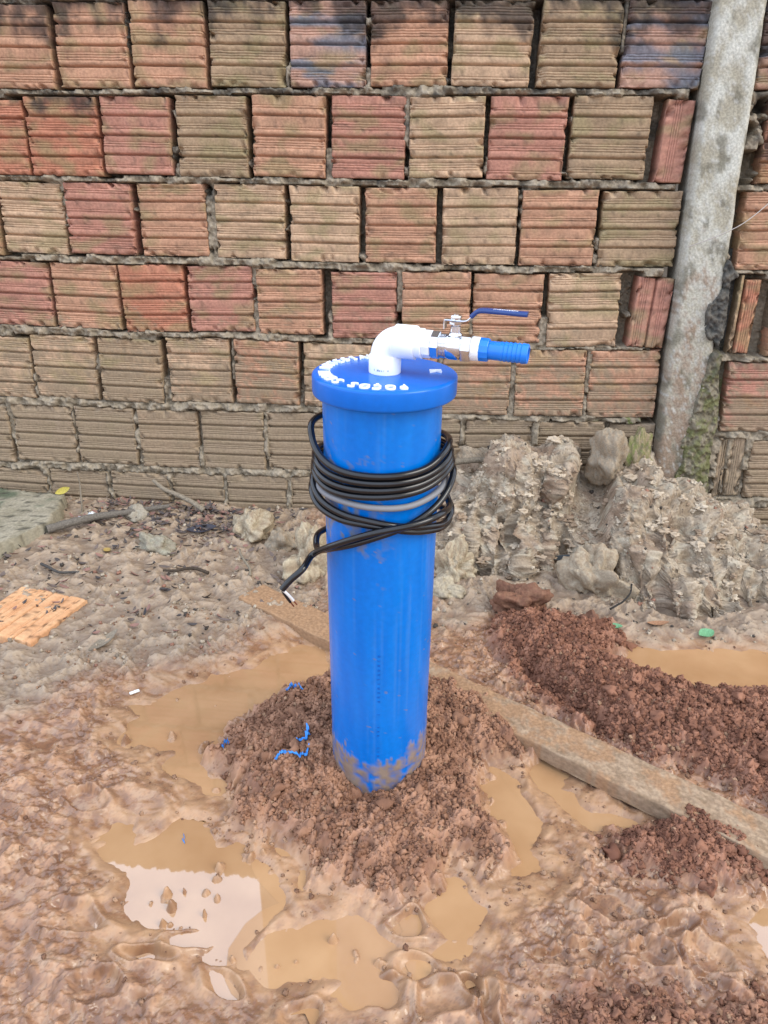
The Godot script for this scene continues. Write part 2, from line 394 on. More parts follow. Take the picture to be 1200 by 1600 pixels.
func set_camera_and_light() -> void:
	var cam := Camera3D.new()
	cam.name = "camera"
	cam.fov = 69.65
	cam.near = 0.02
	cam.far = 200.0
	cam.position = Vector3(0, 0.97, 0)
	cam.rotation_degrees = Vector3(-25.0, 5.28, 0.69)
	add_child(cam)
	cam.current = true
	var sky_mat := ProceduralSkyMaterial.new()
	sky_mat.sky_top_color = Color(0.84, 0.90, 1.0)
	sky_mat.sky_horizon_color = Color(0.90, 0.92, 0.95)
	sky_mat.sky_curve = 0.2
	sky_mat.ground_horizon_color = Color(0.55, 0.50, 0.45)
	sky_mat.ground_bottom_color = Color(0.35, 0.30, 0.25)
	sky_mat.sun_angle_max = 0.0
	var sky := Sky.new()
	sky.sky_material = sky_mat
	var env := Environment.new()
	env.background_mode = Environment.BG_SKY
	env.sky = sky
	env.background_energy_multiplier = 1.9
	env.tonemap_mode = Environment.TONE_MAPPER_LINEAR
	env.tonemap_exposure = 1.42
	env.sdfgi_enabled = true
	env.ssao_enabled = true
	env.ssil_enabled = true
	var we := WorldEnvironment.new()
	we.name = "world_environment"
	we.environment = env
	add_child(we)
	var sun := DirectionalLight3D.new()
	sun.name = "sun"
	sun.light_energy = 0.5
	sun.light_angular_distance = 32.0
	sun.light_color = Color(1.0, 0.985, 0.96)
	sun.shadow_enabled = true
	add_child(sun)
	sun.look_at_from_position(Vector3(3.0, 2.9, 1.3), Vector3.ZERO)

# ---------------------------------------------------------------- ground
func build_masks() -> void:
	masks.resize(MNX * MNZ)
	masks.fill(Color(-1, -1, -1, -1))
	for p in PUDDLES: stamp(p, 0)
	stamp(MOUND, 1)
	for p in [RED_HEAP, RED_LOW, RED_NEAR]: stamp(p, 2)
	for p in [GREY_SOIL, GREY_RIGHT]: stamp(p, 3)

func stamp(p: Array, channel: int) -> void:
	var r := bounds(p).grow(0.2)
	var i0 := maxi(0, int((r.position.x - MX0) / MSTEP))
	var i1 := mini(MNX - 1, int((r.end.x - MX0) / MSTEP))
	var j0 := maxi(0, int((r.position.y - MZ0) / MSTEP))
	var j1 := mini(MNZ - 1, int((r.end.y - MZ0) / MSTEP))
	for j in range(j0, j1 + 1):
		for i in range(i0, i1 + 1):
			var d := poly_sd(p, MX0 + i * MSTEP, MZ0 + j * MSTEP)
			var c := masks[j * MNX + i]
			if d > c[channel]:
				c[channel] = d
				masks[j * MNX + i] = c

func mask_at(x: float, z: float) -> Color:
	var fx := clampf((x - MX0) / MSTEP, 0.0, MNX - 1.001)
	var fz := clampf((z - MZ0) / MSTEP, 0.0, MNZ - 1.001)
	var i := int(fx)
	var j := int(fz)
	fx -= i
	fz -= j
	var k := j * MNX + i
	return masks[k].lerp(masks[k + 1], fx).lerp(masks[k + MNX].lerp(masks[k + MNX + 1], fx), fz)

const HEAP_X := [-0.12, -0.04, 0.04, 0.12, 0.2, 0.3, 0.36, 0.44, 0.5, 0.56, 0.65, 0.75, 0.86, 0.98, 1.15]
const HEAP_H := [0.0, 0.12, 0.2, 0.26, 0.275, 0.27, 0.25, 0.235, 0.24, 0.235, 0.185, 0.135, 0.07, 0.03, 0.0]
const HEAP_Z := [-1.8, -1.68, -1.66, -1.66, -1.68, -1.72, -1.74, -1.6, -1.54, -1.52, -1.52, -1.58, -1.62, -1.7, -1.8]

func heap_line(x: float, list: Array) -> float:
	var k := 0
	while k < HEAP_X.size() - 2 and HEAP_X[k + 1] < x: k += 1
	return lerpf(list[k], list[k + 1], clampf((x - HEAP_X[k]) / (HEAP_X[k + 1] - HEAP_X[k]), 0.0, 1.0))

func heap_in(x: float, z: float) -> float:
	# 0 outside the clay heap, up to 1 well inside it
	if x < -0.1 or x > 1.1: return 0.0
	return smoothstep(0.0, 0.1, heap_line(x, HEAP_Z) - z) * smoothstep(0.0, 0.05, heap_line(x, HEAP_H))

func heap_base(x: float, t: float) -> Vector3:
	# t runs from the heap's foot up its face and back to the wall
	var top := heap_line(x, HEAP_H)
	var foot := heap_line(x, HEAP_Z) + n_mid.get_noise_2d(x * 0.7, 3.0) * 0.09
	var z := 0.0
	var h := 0.0
	if t < 0.25:
		z = lerpf(foot, foot - 0.07, t / 0.25)
		h = lerpf(-0.03, 0.15 * top, t / 0.25)
	elif t < 0.72:
		var q := (t - 0.25) / 0.47
		z = lerpf(foot - 0.07, -1.875, q)
		h = top * lerpf(0.15, 0.93, 0.45 * q + 0.55 * smoothstep(0.0, 1.0, q))
	else:
		var q := (t - 0.72) / 0.28
		z = lerpf(-1.875, -2.07, q)
		h = top * lerpf(0.93, 1.0, sin(q * PI * 0.5))
	var along := clampf((z + 1.99) / 0.32, 0.0, 1.0)
	var away := absf(x - lerpf(0.415, 0.325, along)) / lerpf(0.055, 0.08, along)
	var cut := 1.0 - smoothstep(0.6, 1.0, away)
	h = lerpf(h, minf(h, lerpf(0.17, 0.0, along) + 0.02 * away * away), cut)
	return Vector3(x, h, z)

var heap_pts := PackedVector3Array()

func build_heap() -> void:
	var nu := 430
	var nv := 250
	var base := PackedVector3Array()
	for j in nv:
		for i in nu: base.append(heap_base(-0.13 + 1.3 * i / (nu - 1), float(j) / (nv - 1)))
	var pos := PackedVector3Array()
	var col := PackedColorArray()
	var n1 := noise(7.0, 51, 1)
	var n2 := noise(24.0, 52, 2)
	var n3 := noise(75.0, 53, 3)
	var n4 := noise(240.0, 54, 2)
	var block := noise(13.0, 55, 1, FastNoiseLite.TYPE_CELLULAR)
	block.cellular_return_type = FastNoiseLite.RETURN_DISTANCE2_SUB
	block.cellular_jitter = 1.0
	for j in nv:
		for i in nu:
			var p := base[j * nu + i]
			var nrm := (base[j * nu + mini(i + 3, nu - 1)] - base[j * nu + maxi(i - 3, 0)]).cross(base[mini(j + 3, nv - 1) * nu + i] - base[maxi(j - 3, 0) * nu + i]).normalized()
			var along := clampf((p.z + 1.99) / 0.32, 0.0, 1.0)
			var away := absf(p.x - lerpf(0.415, 0.325, along)) / lerpf(0.055, 0.08, along)
			var rough := lerpf(0.12, 1.0, smoothstep(0.75, 1.15, away)) * smoothstep(0.0, 0.06, heap_line(p.x, HEAP_H))
			var a := n1.get_noise_3dv(p)
			var b := n2.get_noise_3dv(p)
			var c := n3.get_noise_3dv(p)
			var d := n4.get_noise_3dv(p)
			var q := p + Vector3(b, c, -b) * 0.012
			var blk := block.get_noise_3dv(q) + 1.0
			var push := 0.052 * a + 0.013 * (minf(blk, 0.6) - 0.25) + 0.016 * b + 0.0075 * c + 0.0020 * d
			pos.append(p + nrm * push * rough)
			var k := clampf(0.5 + 0.9 * b + 0.9 * c, 0.0, 1.0)
			var cc := Color(0.34, 0.255, 0.172).lerp(Color(0.54, 0.44, 0.325), k)
			cc = cc.lerp(Color(0.27, 0.155, 0.098), smoothstep(0.12, 0.4, n1.get_noise_3dv(p * 1.3 + Vector3(9, 2, 0))) * 0.4)
			cc = cc.lerp(Color(0.56, 0.49, 0.37), smoothstep(0.2, 0.4, n2.get_noise_3dv(p + Vector3(0, 5, 0))) * 0.6)
			cc = cc.lerp(Color(0.10, 0.08, 0.06), smoothstep(0.28, 0.5, c - 0.5 * d) * 0.7)
			col.append(cc)
	heap_pts = pos
	var o := put("clay_heap", grid_mesh(nu, nv, pos, col), grain(vmat(0.9, 0.3), 14.0, 0.75, 395, 0.08))
	tag(o, "pale dug up clay heaped against the wall right of the pipe", "earth heap")

func build_ground() -> void:
	for v in [-30.0, -12.0, -6.0, -3.5, -2.4, -2.0, -1.75]: gx.append(v)
	var x := -1.6
	while x < 1.4:
		gx.append(x)
		x += lerpf(0.0023, 0.0042, smoothstep(0.5, 0.95, absf(x + 0.05)))
	for v in [1.5, 1.75, 2.0, 2.4, 3.5, 6.0, 12.0, 30.0]: gx.append(v)
	for v in [-30.0, -12.0, -6.0, -3.5, -2.6, -2.3]: gz.append(v)
	var z := -2.12
	while z < -0.42:
		gz.append(z)
		z += lerpf(0.0030, 0.0020, smoothstep(-1.8, -1.0, z))
	for v in [-0.40, -0.37, -0.33, -0.28, -0.2, -0.1, 0.1, 0.4, 1.0, 2.0, 4.0, 8.0, 16.0, 30.0]: gz.append(v)
	var nu := gx.size()
	var nv := gz.size()
	gh.resize(nu * nv)
	var pos := PackedVector3Array()
	var nor := PackedVector3Array()
	var col := PackedColorArray()
	var uv := PackedVector2Array()
	pos.resize(nu * nv)
	nor.resize(nu * nv)
	col.resize(nu * nv)
	uv.resize(nu * nv)
	for j in nv:
		var zz := gz[j]
		for i in nu:
			var xx := gx[i]
			var k := j * nu + i
			var q := ground_point(xx, zz)
			gh[k] = q.a
			pos[k] = Vector3(xx, q.a, zz)
			q.a = 1.0
			col[k] = q
			uv[k] = Vector2(clampf((xx + 1.7) / 3.4, 0.0, 1.0), clampf((zz + 2.2) / 1.9, 0.0, 1.0))
	for j in nv:
		var j0 := maxi(j - 1, 0)
		var j1 := mini(j + 1, nv - 1)
		for i in nu:
			var i0 := maxi(i - 1, 0)
			var i1 := mini(i + 1, nu - 1)
			nor[j * nu + i] = Vector3(-(gh[j * nu + i1] - gh[j * nu + i0]) / (gx[i1] - gx[i0]), 1.0, -(gh[j1 * nu + i] - gh[j0 * nu + i]) / (gz[j1] - gz[j0])).normalized()
	var m := vmat(1.0, 0.5)
	m.roughness_texture = wetness_map()
	m.roughness_texture_channel = BaseMaterial3D.TEXTURE_CHANNEL_RED
	m.texture_repeat = false
	var o := put("ground", mesh_of(pos, nor, col, grid_index(nu, nv, true), uv), m)
	o.set_meta("kind", "structure")

func wetness_map() -> ImageTexture:
	# gloss: standing wet on the trodden mud, dull on loose earth and dry clay
	var w := 680
	var h := 380
	var data := PackedByteArray()
	data.resize(w * h)
	for j in h:
		for i in w:
			var x := (i + 0.5) / w * 3.4 - 1.7
			var z := (j + 0.5) / h * 1.9 - 2.2
			var c := mask_at(x, z)
			var dry := maxf(smoothstep(-0.02, 0.03, maxf(c.g, c.b)), 0.8 * smoothstep(-0.06, 0.08, c.a))
			var wet := 0.36 + 0.26 * n_mid.get_noise_2d(x, z) + 0.22 * n_fine.get_noise_2d(x, z)
			data[j * w + i] = int(clampf(lerpf(wet, 0.85 + 0.15 * n_mid.get_noise_2d(z, x), dry), 0.12, 1.0) * 255.0)
	return ImageTexture.create_from_image(Image.create_from_data(w, h, false, Image.FORMAT_L8, data))

func ground_point(x: float, z: float) -> Color:
	# r, g, b: the soil's own colour there; a: its height
	var wx := n_warp.get_noise_2d(x, z) * 0.02
	var wz := n_warp.get_noise_2d(x + 7.0, z) * 0.02
	var c := mask_at(x + wx, z + wz)
	var big := n_big.get_noise_2d(x, z)
	var mid := n_mid.get_noise_2d(x + wx, z)
	var lump := n_lump.get_noise_2d(x + wx * 0.8, z + wz * 0.8)
	var fine := n_fine.get_noise_2d(x, z)
	var micro := n_micro.get_noise_2d(x, z)
	var churn := smoothstep(-0.35, 0.35, n_big.get_noise_2d(x * 0.8 + 30.0, z * 0.8) + 0.25 * big)
	var silt := smoothstep(-0.085, -0.01, c.r + 0.03 * big + 0.02 * mid)
	churn *= 1.0 - 0.75 * silt
	var h := 0.012 + 0.012 * big + 0.011 * mid + lerpf(0.08, 1.0, churn) * (0.011 * (absf(mid) - 0.25) + 0.008 * (absf(lump) - 0.3)) + lerpf(0.0010, 0.0042, churn) * fine + lerpf(0.0003, 0.0017, churn) * micro
	h = lerpf(h, WATER + 0.0025 + 0.006 * mid + 0.003 * lump, silt * 0.75)
	var grey := smoothstep(-0.05, 0.07, c.a + mid * 0.05)
	# trodden hollows with a raised rim
	for p in PRINTS:
		var dx: float = (x + wx - p[0]) / p[2]
		var dz: float = (z + wz - p[1]) / p[3]
		var d := dx * dx + dz * dz
		if d < 3.5:
			h += 0.006 * exp(-(d - 1.5) * (d - 1.5) * 2.5) - 0.012 * (1.0 - smoothstep(0.0, 1.5, d))
	var t := clampf(0.5 + 1.3 * mid + 0.6 * fine, 0.0, 1.0)
	var col := Color(0.225, 0.112, 0.060).lerp(Color(0.385, 0.212, 0.118), t)
	col = col.lerp(Color(0.235, 0.135, 0.085), smoothstep(0.12, 0.5, n_mid.get_noise_2d(z * 1.3 + 4.0, x * 1.3)) * 0.7)
	var patch := n_lump.get_noise_2d(x * 0.9 + 60.0, z * 0.9) + 0.5 * fine + 0.25 * micro
	col = col.lerp(Color(0.150, 0.076, 0.046), smoothstep(0.08, 0.45, patch) * 0.7)
	col = col.lerp(Color(0.42, 0.275, 0.172), smoothstep(0.22, 0.5, -patch) * 0.5)
	col = col.lerp(Color(0.13, 0.072, 0.045), smoothstep(0.26, 0.52, micro + 0.4 * fine) * 0.5)
	col = col.lerp(Color(0.42, 0.245, 0.125), silt * 0.6 * clampf(0.8 + mid, 0.0, 1.0))
	var gcol := Color(0.205, 0.145, 0.098).lerp(Color(0.345, 0.255, 0.175), t)
	gcol = gcol.lerp(Color(0.15, 0.115, 0.085), smoothstep(0.2, 0.55, fine + 0.6 * micro) * 0.55)
	col = col.lerp(gcol, grey)
	# shallow basins for the puddles
	var w := smoothstep(-0.02, 0.035, c.r + mid * 0.016 + lump * 0.012)
	h = lerpf(maxf(h, WATER - 0.004 + 0.010 * smoothstep(0.02, 0.09, -c.r)), -0.016 + 0.012 * mid + 0.014 * maxf(lump - 0.15, 0.0), w)
	for p in ISLANDS:
		var dx: float = (x + wx * 0.3 - p[0]) / p[2]
		var dz: float = (z + wz * 0.3 - p[1]) / p[3]
		var d := dx * dx + dz * dz
		if d < 4.0: h = maxf(h, -0.015 + (0.015 + 0.020 * absf(lump) + 0.008 * fine) * exp(-d * 0.9))
	# loose crumbly earth: the mound round the pipe and the red heaps
	var loose := maxf(c.g, c.b) + 0.02 * mid + 0.012 * lump
	if loose > -0.03:
		var inside := smoothstep(-0.03, 0.03, loose)
		var crumb := absf(n_crumb.get_noise_2d(x, z)) * 0.0075 + absf(n_crumb.get_noise_2d(x * 2.1 + 3.0, z * 2.1)) * 0.004 + 0.0014 * micro + 0.0040 * fine
		var body := 0.0
		if c.g > c.b:
			body = 0.062 * pow(clampf((c.g + 0.02) / 0.17, 0.0, 1.0), 0.75)
			var px := x - PIPE_AT.x
			var pz := z - PIPE_AT.z
			body -= 0.040 * exp(-(px * px + (pz - 0.085) * (pz - 0.085)) / 0.0030)
		else:
			body = (0.048 if z < -0.8 else 0.026) * pow(clampf((c.b + 0.015) / 0.1, 0.0, 1.0), 0.8)
		h = maxf(h, lerpf(h, maxf(h * 0.3, 0.002) + body + crumb + 0.015 * absf(mid) + 0.006 * lump + 0.008 * big, inside))
		if c.b > c.g:
			var s := clampf(((x - 0.205) * 0.0916 + (z + 1.278) * 0.111) / 0.0207, -0.15, 1.15)
			var tx := x - (0.205 + 0.0916 * s)
			var tz := z - (-1.278 + 0.111 * s)
			h -= 0.055 * exp(-(tx * tx + tz * tz) / 0.0007)
		var lcol := Color(0.215, 0.103, 0.060).lerp(Color(0.355, 0.188, 0.112), t)
		var rcol := Color(0.185, 0.080, 0.047).lerp(Color(0.31, 0.148, 0.090), t)
		col = col.lerp(lcol if c.g > c.b else rcol, inside)
	if z < -1.5:
		h = lerpf(h, -0.01, smoothstep(0.1, 0.5, heap_in(x, z)))
	if absf(x) > 1.65 or z > -0.4:
		h = lerpf(h, 0.012, 0.6)
	col.a = h
	return col

func height_at(x: float, z: float) -> float:
	var i := clampi(gx.bsearch(x), 1, gx.size() - 1)
	var j := clampi(gz.bsearch(z), 1, gz.size() - 1)
	return gh[j * gx.size() + i]

func build_puddles() -> void:
	var m := mat(srgb(0.45, 0.265, 0.132), 0.02, 1.0)
	m.clearcoat_enabled = true
	m.clearcoat = 1.0
	m.clearcoat_roughness = 0.02
	m.albedo_texture = noise_tex(0.006, 77, Color(0.90, 0.87, 0.84), Color.WHITE)
	m.uv1_triplanar = true
	m.uv1_world_triplanar = true
	m.uv1_scale = Vector3.ONE * 2.0
	var dull := m.duplicate()
	dull.clearcoat_enabled = false
	dull.metallic_specular = 0.45
	for p in PUDDLES:
		var pts := PackedVector2Array()
		for i in p.size() / 2: pts.append(Vector2(p[2 * i], p[2 * i + 1]))
		var grown: Array = Geometry2D.offset_polygon(pts, 0.045, Geometry2D.JOIN_ROUND)
		var o_pts: PackedVector2Array = grown[0]
		var tri := Geometry2D.triangulate_polygon(o_pts)
		var pos := PackedVector3Array()
		var nor := PackedVector3Array()
		var y: float = WATER + 0.0002 * taken.get("puddle", 0)
		for q in o_pts:
			pos.append(Vector3(q.x, y, q.y))
			nor.append(Vector3.UP)
		var o := put("puddle", mesh_of(pos, nor, PackedColorArray(), tri), m if taken.get("puddle", -1) < 1 or taken["puddle"] == 8 else dull)
		o.set_meta("kind", "structure")

# ---------------------------------------------------------------- walls
const TONES := [Color(0.538, 0.303, 0.194), Color(0.492, 0.243, 0.176), Color(0.406, 0.285, 0.181), Color(0.550, 0.374, 0.242), Color(0.515, 0.226, 0.142), Color(0.413, 0.315, 0.224), Color(0.503, 0.303, 0.224)]

func wall_colour(c: Color, u: float, v: float, tone: int, soot: float, id: float) -> Color:
	# clay with its firing streaks, algae, soot, blue paint and splashed mud
	c = c.lerp(c * 1.3, clampf(1.3 * n_streak.get_noise_3d(u * 0.5, v * 5.0, id), -0.9, 0.7))
	c = c.lerp(Color(0.16, 0.125, 0.085), smoothstep(0.10, 0.5, n_streak.get_noise_3d(u * 1.1 + 20.0, v * 4.0, id * 1.3)) * 0.3)
	var alg := n_wall.get_noise_3d(u * 1.3, v * 2.2, id * 0.37)
	c = c.lerp(Color(0.31, 0.265, 0.135), smoothstep(-0.05, 0.4, alg) * 0.55)
	if tone == 6:
		var bl := n_wall.get_noise_3d(u * 0.7 + 9.0, v * 2.6, id) * 1.3 + n_spot.get_noise_2d(u * 0.5, v * 2.5) * 0.2 + 0.18
		c = c.lerp(Color(0.155, 0.195, 0.245), smoothstep(0.0, 0.5, bl) * 0.8)
	if soot > 0.0 or v > 1.2:
		var s := n_wall.get_noise_3d(u * 0.9, v * 1.1, 40.0) * 0.8 + n_streak.get_noise_3d(u * 1.6, v * 0.5, 8.0) * 0.35 + n_spot.get_noise_2d(u * 0.8, v * 2.0) * 0.22 + (v - (1.285 if v > 1.15 else 1.11)) * 7.0 + soot * 0.38 - 0.1
		c = c.lerp(Color(0.050, 0.045, 0.044), smoothstep(0.0, 0.5, s) * 0.82)
	var sp := n_spot.get_noise_2d(u * 1.5 + 30.0, v * 1.5)
	c = c.lerp(Color(0.06, 0.055, 0.045), smoothstep(0.40, 0.55, sp) * 0.45)
	var mud := n_wall.get_noise_2d(u * 1.4 + 60.0, v * 1.4) * 0.55 + n_spot.get_noise_2d(u + 17.0, v) * 0.5 + 1.28 - v * 2.35
	return c.lerp(Color(0.345, 0.258, 0.172), smoothstep(0.05, 0.42, mud) * 0.86)

func brick_mesh(w: float, h: float, upright: bool, id: int, at: Vector2, tone: int, soot: float, thick := 0.09, fresh := false) -> ArrayMesh:
	# a hollow clay block: an extruded face of bands and fine grooves, worn at the edges
	var bw := h if upright else w     # along the grooves
	var bh := w if upright else h     # across them
	var bands := maxi(1, roundi(bh / 0.047))
	var prof := []
	var step := bh / bands
	var r := RandomNumberGenerator.new()
	r.seed = 100 + id
	for b in bands:
		var y0 := b * step
		var lines := r.randi_range(2, 4)
		var z1 := r.randf_range(-0.0008, 0.0012)
		if b > 0: prof.append_array([Vector2(y0 - 0.0018, -0.0095), Vector2(y0 + 0.0016, -0.0100)])
		prof.append(Vector2(y0 + 0.0030, -0.0022 + z1))
		prof.append(Vector2(y0 + 0.008, 0.0008 + z1))
		var s0 := step * r.randf_range(0.3, 0.46)
		for l in lines:
			var yl := y0 + s0 + l * 0.0058
			if yl > y0 + step - 0.009: break
			prof.append_array([Vector2(yl - 0.0013, z1 + 0.0004), Vector2(yl - 0.0003, z1 - 0.0016), Vector2(yl + 0.0005, z1 - 0.0016), Vector2(yl + 0.0015, z1 + 0.0004)])
		prof.append(Vector2(y0 + step - 0.0040, 0.0018 + z1))
		prof.append(Vector2(y0 + step - 0.0026, 0.0012 + z1))
	var rows := []
	rows.append(Vector2(0.001, -thick))
	rows.append(Vector2(0.0005, -0.02))
	rows.append(Vector2(0.0005, -0.004))
	rows.append_array(prof)
	rows.append(Vector2(bh - 0.0005, -0.004))
	rows.append(Vector2(bh - 0.0005, -0.02))
	rows.append(Vector2(bh - 0.001, -thick))
	var xs := [0.0, 0.0, 0.0015, 0.004]
	var seg := maxi(4, roundi(bw / 0.009))
	for i in range(1, seg): xs.append(bw * i / seg)
	xs.append_array([bw - 0.004, bw - 0.0015, bw, bw])
	var nu := xs.size()
	var nv := rows.size()
	var pos := PackedVector3Array()
	var col := PackedColorArray()
	pos.resize(nu * nv)
	col.resize(nu * nv)
	var lift := r.randf_range(-0.004, 0.004)
	var tx := r.randf_range(-0.02, 0.02)
	var ty := r.randf_range(-0.02, 0.02)
	for j in nv:
		for i in nu:
			var x: float = xs[i]
			var y: float = rows[j].x
			var z: float = rows[j].y
			var e := minf(minf(x, bw - x), minf(y, bh - y))
			var gu := at.x + x
			var gv := at.y + y
			var wob := n_spot.get_noise_3d(gu, gv, id * 0.7)
			if j > 2 and j < nv - 3:
				z += lift + tx * (x - bw * 0.5) + ty * (y - bh * 0.5) + 0.0012 * wob
				if e < 0.016 and not fresh:
					z -= maxf(0.0, n_streak.get_noise_3d(gu * 3.0, gv * 3.0, id) - 0.12) * 0.075 * (1.0 - e / 0.016)
				if i < 3 or i > nu - 4: z -= [0.05, 0.006, 0.0016][mini(i, nu - 1 - i)]
			elif i == 0 or i == nu - 1:
				z = minf(z, -0.05)
			y += 0.0009 * n_streak.get_noise_2d(gu * 2.0, id * 3.0)
			x += 0.0022 * n_streak.get_noise_2d(gv * 3.0, id * 5.0 + (7.0 if x > bw * 0.5 else 0.0)) * absf(x / bw - 0.5) * 2.0
			var lx := x - bw * 0.5
			var ly := y - bh * 0.5
			var p := Vector3(-ly, lx, z) if upright else Vector3(lx, ly, z)
			pos[j * nu + i] = p
			if fresh:
				var f := clampf(0.5 + n_streak.get_noise_2d(gu, gv * 3.0), 0.0, 1.0)
				var fc := Color(0.66, 0.34, 0.17).lerp(Color(0.74, 0.44, 0.24), f)
				col[j * nu + i] = fc.lerp(Color(0.16, 0.09, 0.05), smoothstep(0.33, 0.45, n_spot.get_noise_2d(gu + 3.0, gv * 1.0)) * 0.8)
			else:
				col[j * nu + i] = wall_colour(TONES[tone], at.x + p.x + w * 0.5, at.y + p.y + h * 0.5, tone, soot, id)
	return grid_mesh(nu, nv, pos, col, false)

func build_walls() -> void:
	var clay := grain(vmat(0.92, 0.25), 9.0, 0.80, 301, 0.05)
	var left := thing("brick_wall", "wall of ribbed hollow clay bricks, mud splashed low, behind the blue pipe", "wall", WALL_AT)
	var right := thing("brick_wall", "short stretch of brick wall beyond the concrete post at the right edge", "wall", WALL_AT)
	left.rotation_degrees.x = WALL_LEAN
	right.rotation_degrees.x = WALL_LEAN
	var sets := [LEFT_BRICKS.duplicate(), RIGHT_BRICKS.duplicate()]
	var r := RandomNumberGenerator.new()
	r.seed = 99
	# courses go on past the frame: two above, some on either side
	for row in range(1, 8):
		var lo := 9.0
		var hi := -9.0
		var v := 0.0
		for b in LEFT_BRICKS:
			if b[0] == row:
				if b[1] - b[3] * 0.5 < lo:
					lo = b[1] - b[3] * 0.5
					v = b[2]
		for k in 4:
			sets[0].append([row, lo - 0.11 - k * 0.202, v, 0.19, 0.182, r.randf_range(-0.6, 0.6), 0, r.randi_range(0, 4), 0.3 if row == 1 else 0.0])
		for b in RIGHT_BRICKS:
			if b[0] == row and b[1] + b[3] * 0.5 > hi:
				hi = b[1] + b[3] * 0.5
				v = b[2]
		for k in 4:
			sets[1].append([row, hi + 0.11 + k * 0.202, 1.252 - (row - 1) * 0.206, 0.19, 0.182, r.randf_range(-0.6, 0.6), 0, r.randi_range(0, 4), 0.4 if row == 1 else 0.0])
	for row in [0, -1]:
		var v: float = 1.252 - (row - 1) * 0.206
		for k in 13: sets[0].append([row, 0.36 + (0.09 if row == 0 else 0.0) - k * 0.202, v, 0.19, 0.184, r.randf_range(-0.5, 0.5), 0, r.randi_range(0, 4), 1.0])
		for k in 5: sets[1].append([row, 0.78 + k * 0.202, v, 0.19, 0.184, 0.0, 0, r.randi_range(0, 4), 1.0])
	var id := 0
	for s in 2:
		var parent: Node3D = [left, right][s]
		for b in sets[s]:
			id += 1
			var o := put("brick", brick_mesh(b[3], b[4], b[6] == 1, id, Vector2(b[1] - b[3] * 0.5, b[2] - b[4] * 0.5), b[7], b[8]), clay, parent)
			o.position = Vector3(b[1], b[2], 0.0)
			o.rotation_degrees.z = b[5]
	mortar(left, sets[0], -2.05, 0.553)
	mortar(right, sets[1], 0.60, 1.65)

func mortar(parent: Node3D, bricks: Array, u0: float, u1: float) -> void:
	# bed joints squeezed out between the courses; head joints mostly left open
	var us := PackedFloat32Array()
	var vs := PackedFloat32Array()
	var u := u0
	while u < u1:
		us.append(u)
		u += 0.0045 if u > -1.45 and u < 1.0 else 0.012
	us.append(u1)
	var v := -0.06
	while v < 1.80:
		vs.append(v)
		v += 0.0042 if v < 1.38 else 0.012
	var nu := us.size()
	var nv := vs.size()
	var pos := PackedVector3Array()
	var col := PackedColorArray()
	pos.resize(nu * nv)
	col.resize(nu * nv)
	for j in nv:
		var vv := vs[j]
		var near := []
		for b in bricks:
			if absf(b[2] - vv) < b[4] * 0.5 + 0.05: near.append(b)
		for i in nu:
			var uu := us[i]
			var inside := false
			var beside := false
			var gap := 0.2
			for b in near:
				var du: float = absf(uu - b[1]) - b[3] * 0.5
				if du > 0.05: continue
				var dv: float = absf(vv - (b[2] + (uu - b[1]) * b[5] * 0.01745)) - b[4] * 0.5
				if du < -0.004 and dv < -0.004:
					inside = true
					break
				if dv < 0.0: beside = true
				gap = minf(gap, maxf(du, dv))
			var n1 := n_streak.get_noise_2d(uu * 1.6, vv * 1.6)
			var n2 := n_spot.get_noise_2d(uu, vv)
			var z := -0.03
			if not inside:
				var low := smoothstep(0.62, 0.2, vv + n1 * 0.25)
				if beside:
					var filled := n_wall.get_noise_2d(floorf(uu * 14.0) * 3.7, floorf(vv / 0.206) * 5.3) * 2.2 + n1 * 0.9 - 0.32 + low * 0.7
					z = lerpf(-0.075, -0.006, smoothstep(-0.05, 0.3, filled)) + 0.006 * n2
				else:
					z = -0.001 + 0.022 * n1 + 0.016 * n_wall.get_noise_2d(uu * 1.7, vv * 4.0) + 0.006 * n2
				z = lerpf(z, maxf(z, 0.001 + 0.004 * n2 + 0.022 * n1), low * 0.8)
				if u1 < 1.0 and uu > u1 - 0.018: z = -0.07
			var c := Color(0.27, 0.22, 0.155).lerp(Color(0.42, 0.35, 0.26), clampf(0.5 + n1 + 0.7 * n2, 0.0, 1.0))
			var dark := n_wall.get_noise_2d(uu * 1.5 + 5.0, vv * 1.5) + (vv - 1.05) * 1.6
			c = c.lerp(Color(0.095, 0.09, 0.08), smoothstep(0.0, 0.5, dark) * 0.75)
			if absf(uu - 0.62) < 0.45:
				var moss := n_wall.get_noise_2d(uu * 2.5 + 50.0, vv * 2.5) + n2 * 0.5 + 0.35 - absf(uu - 0.56) * 6.0 - absf(vv - 0.28) * 2.0
				c = c.lerp(Color(0.17, 0.21, 0.055), smoothstep(0.0, 0.3, moss) * 0.8)
			pos[j * nu + i] = Vector3(uu, vv, z)
			col[j * nu + i] = c
	put("mortar", grid_mesh(nu, nv, pos, col), grain(vmat(0.97, 0.2), 11.0, 0.72, 311, 0.08), parent)
	put("wall_core", box_mesh(Vector3(u1 - u0, 1.86, 0.02), 0.002), mat(srgb(0.16, 0.13, 0.10), 1.0, 0.1), parent).position = Vector3((u0 + u1) * 0.5, 0.87, -0.095)

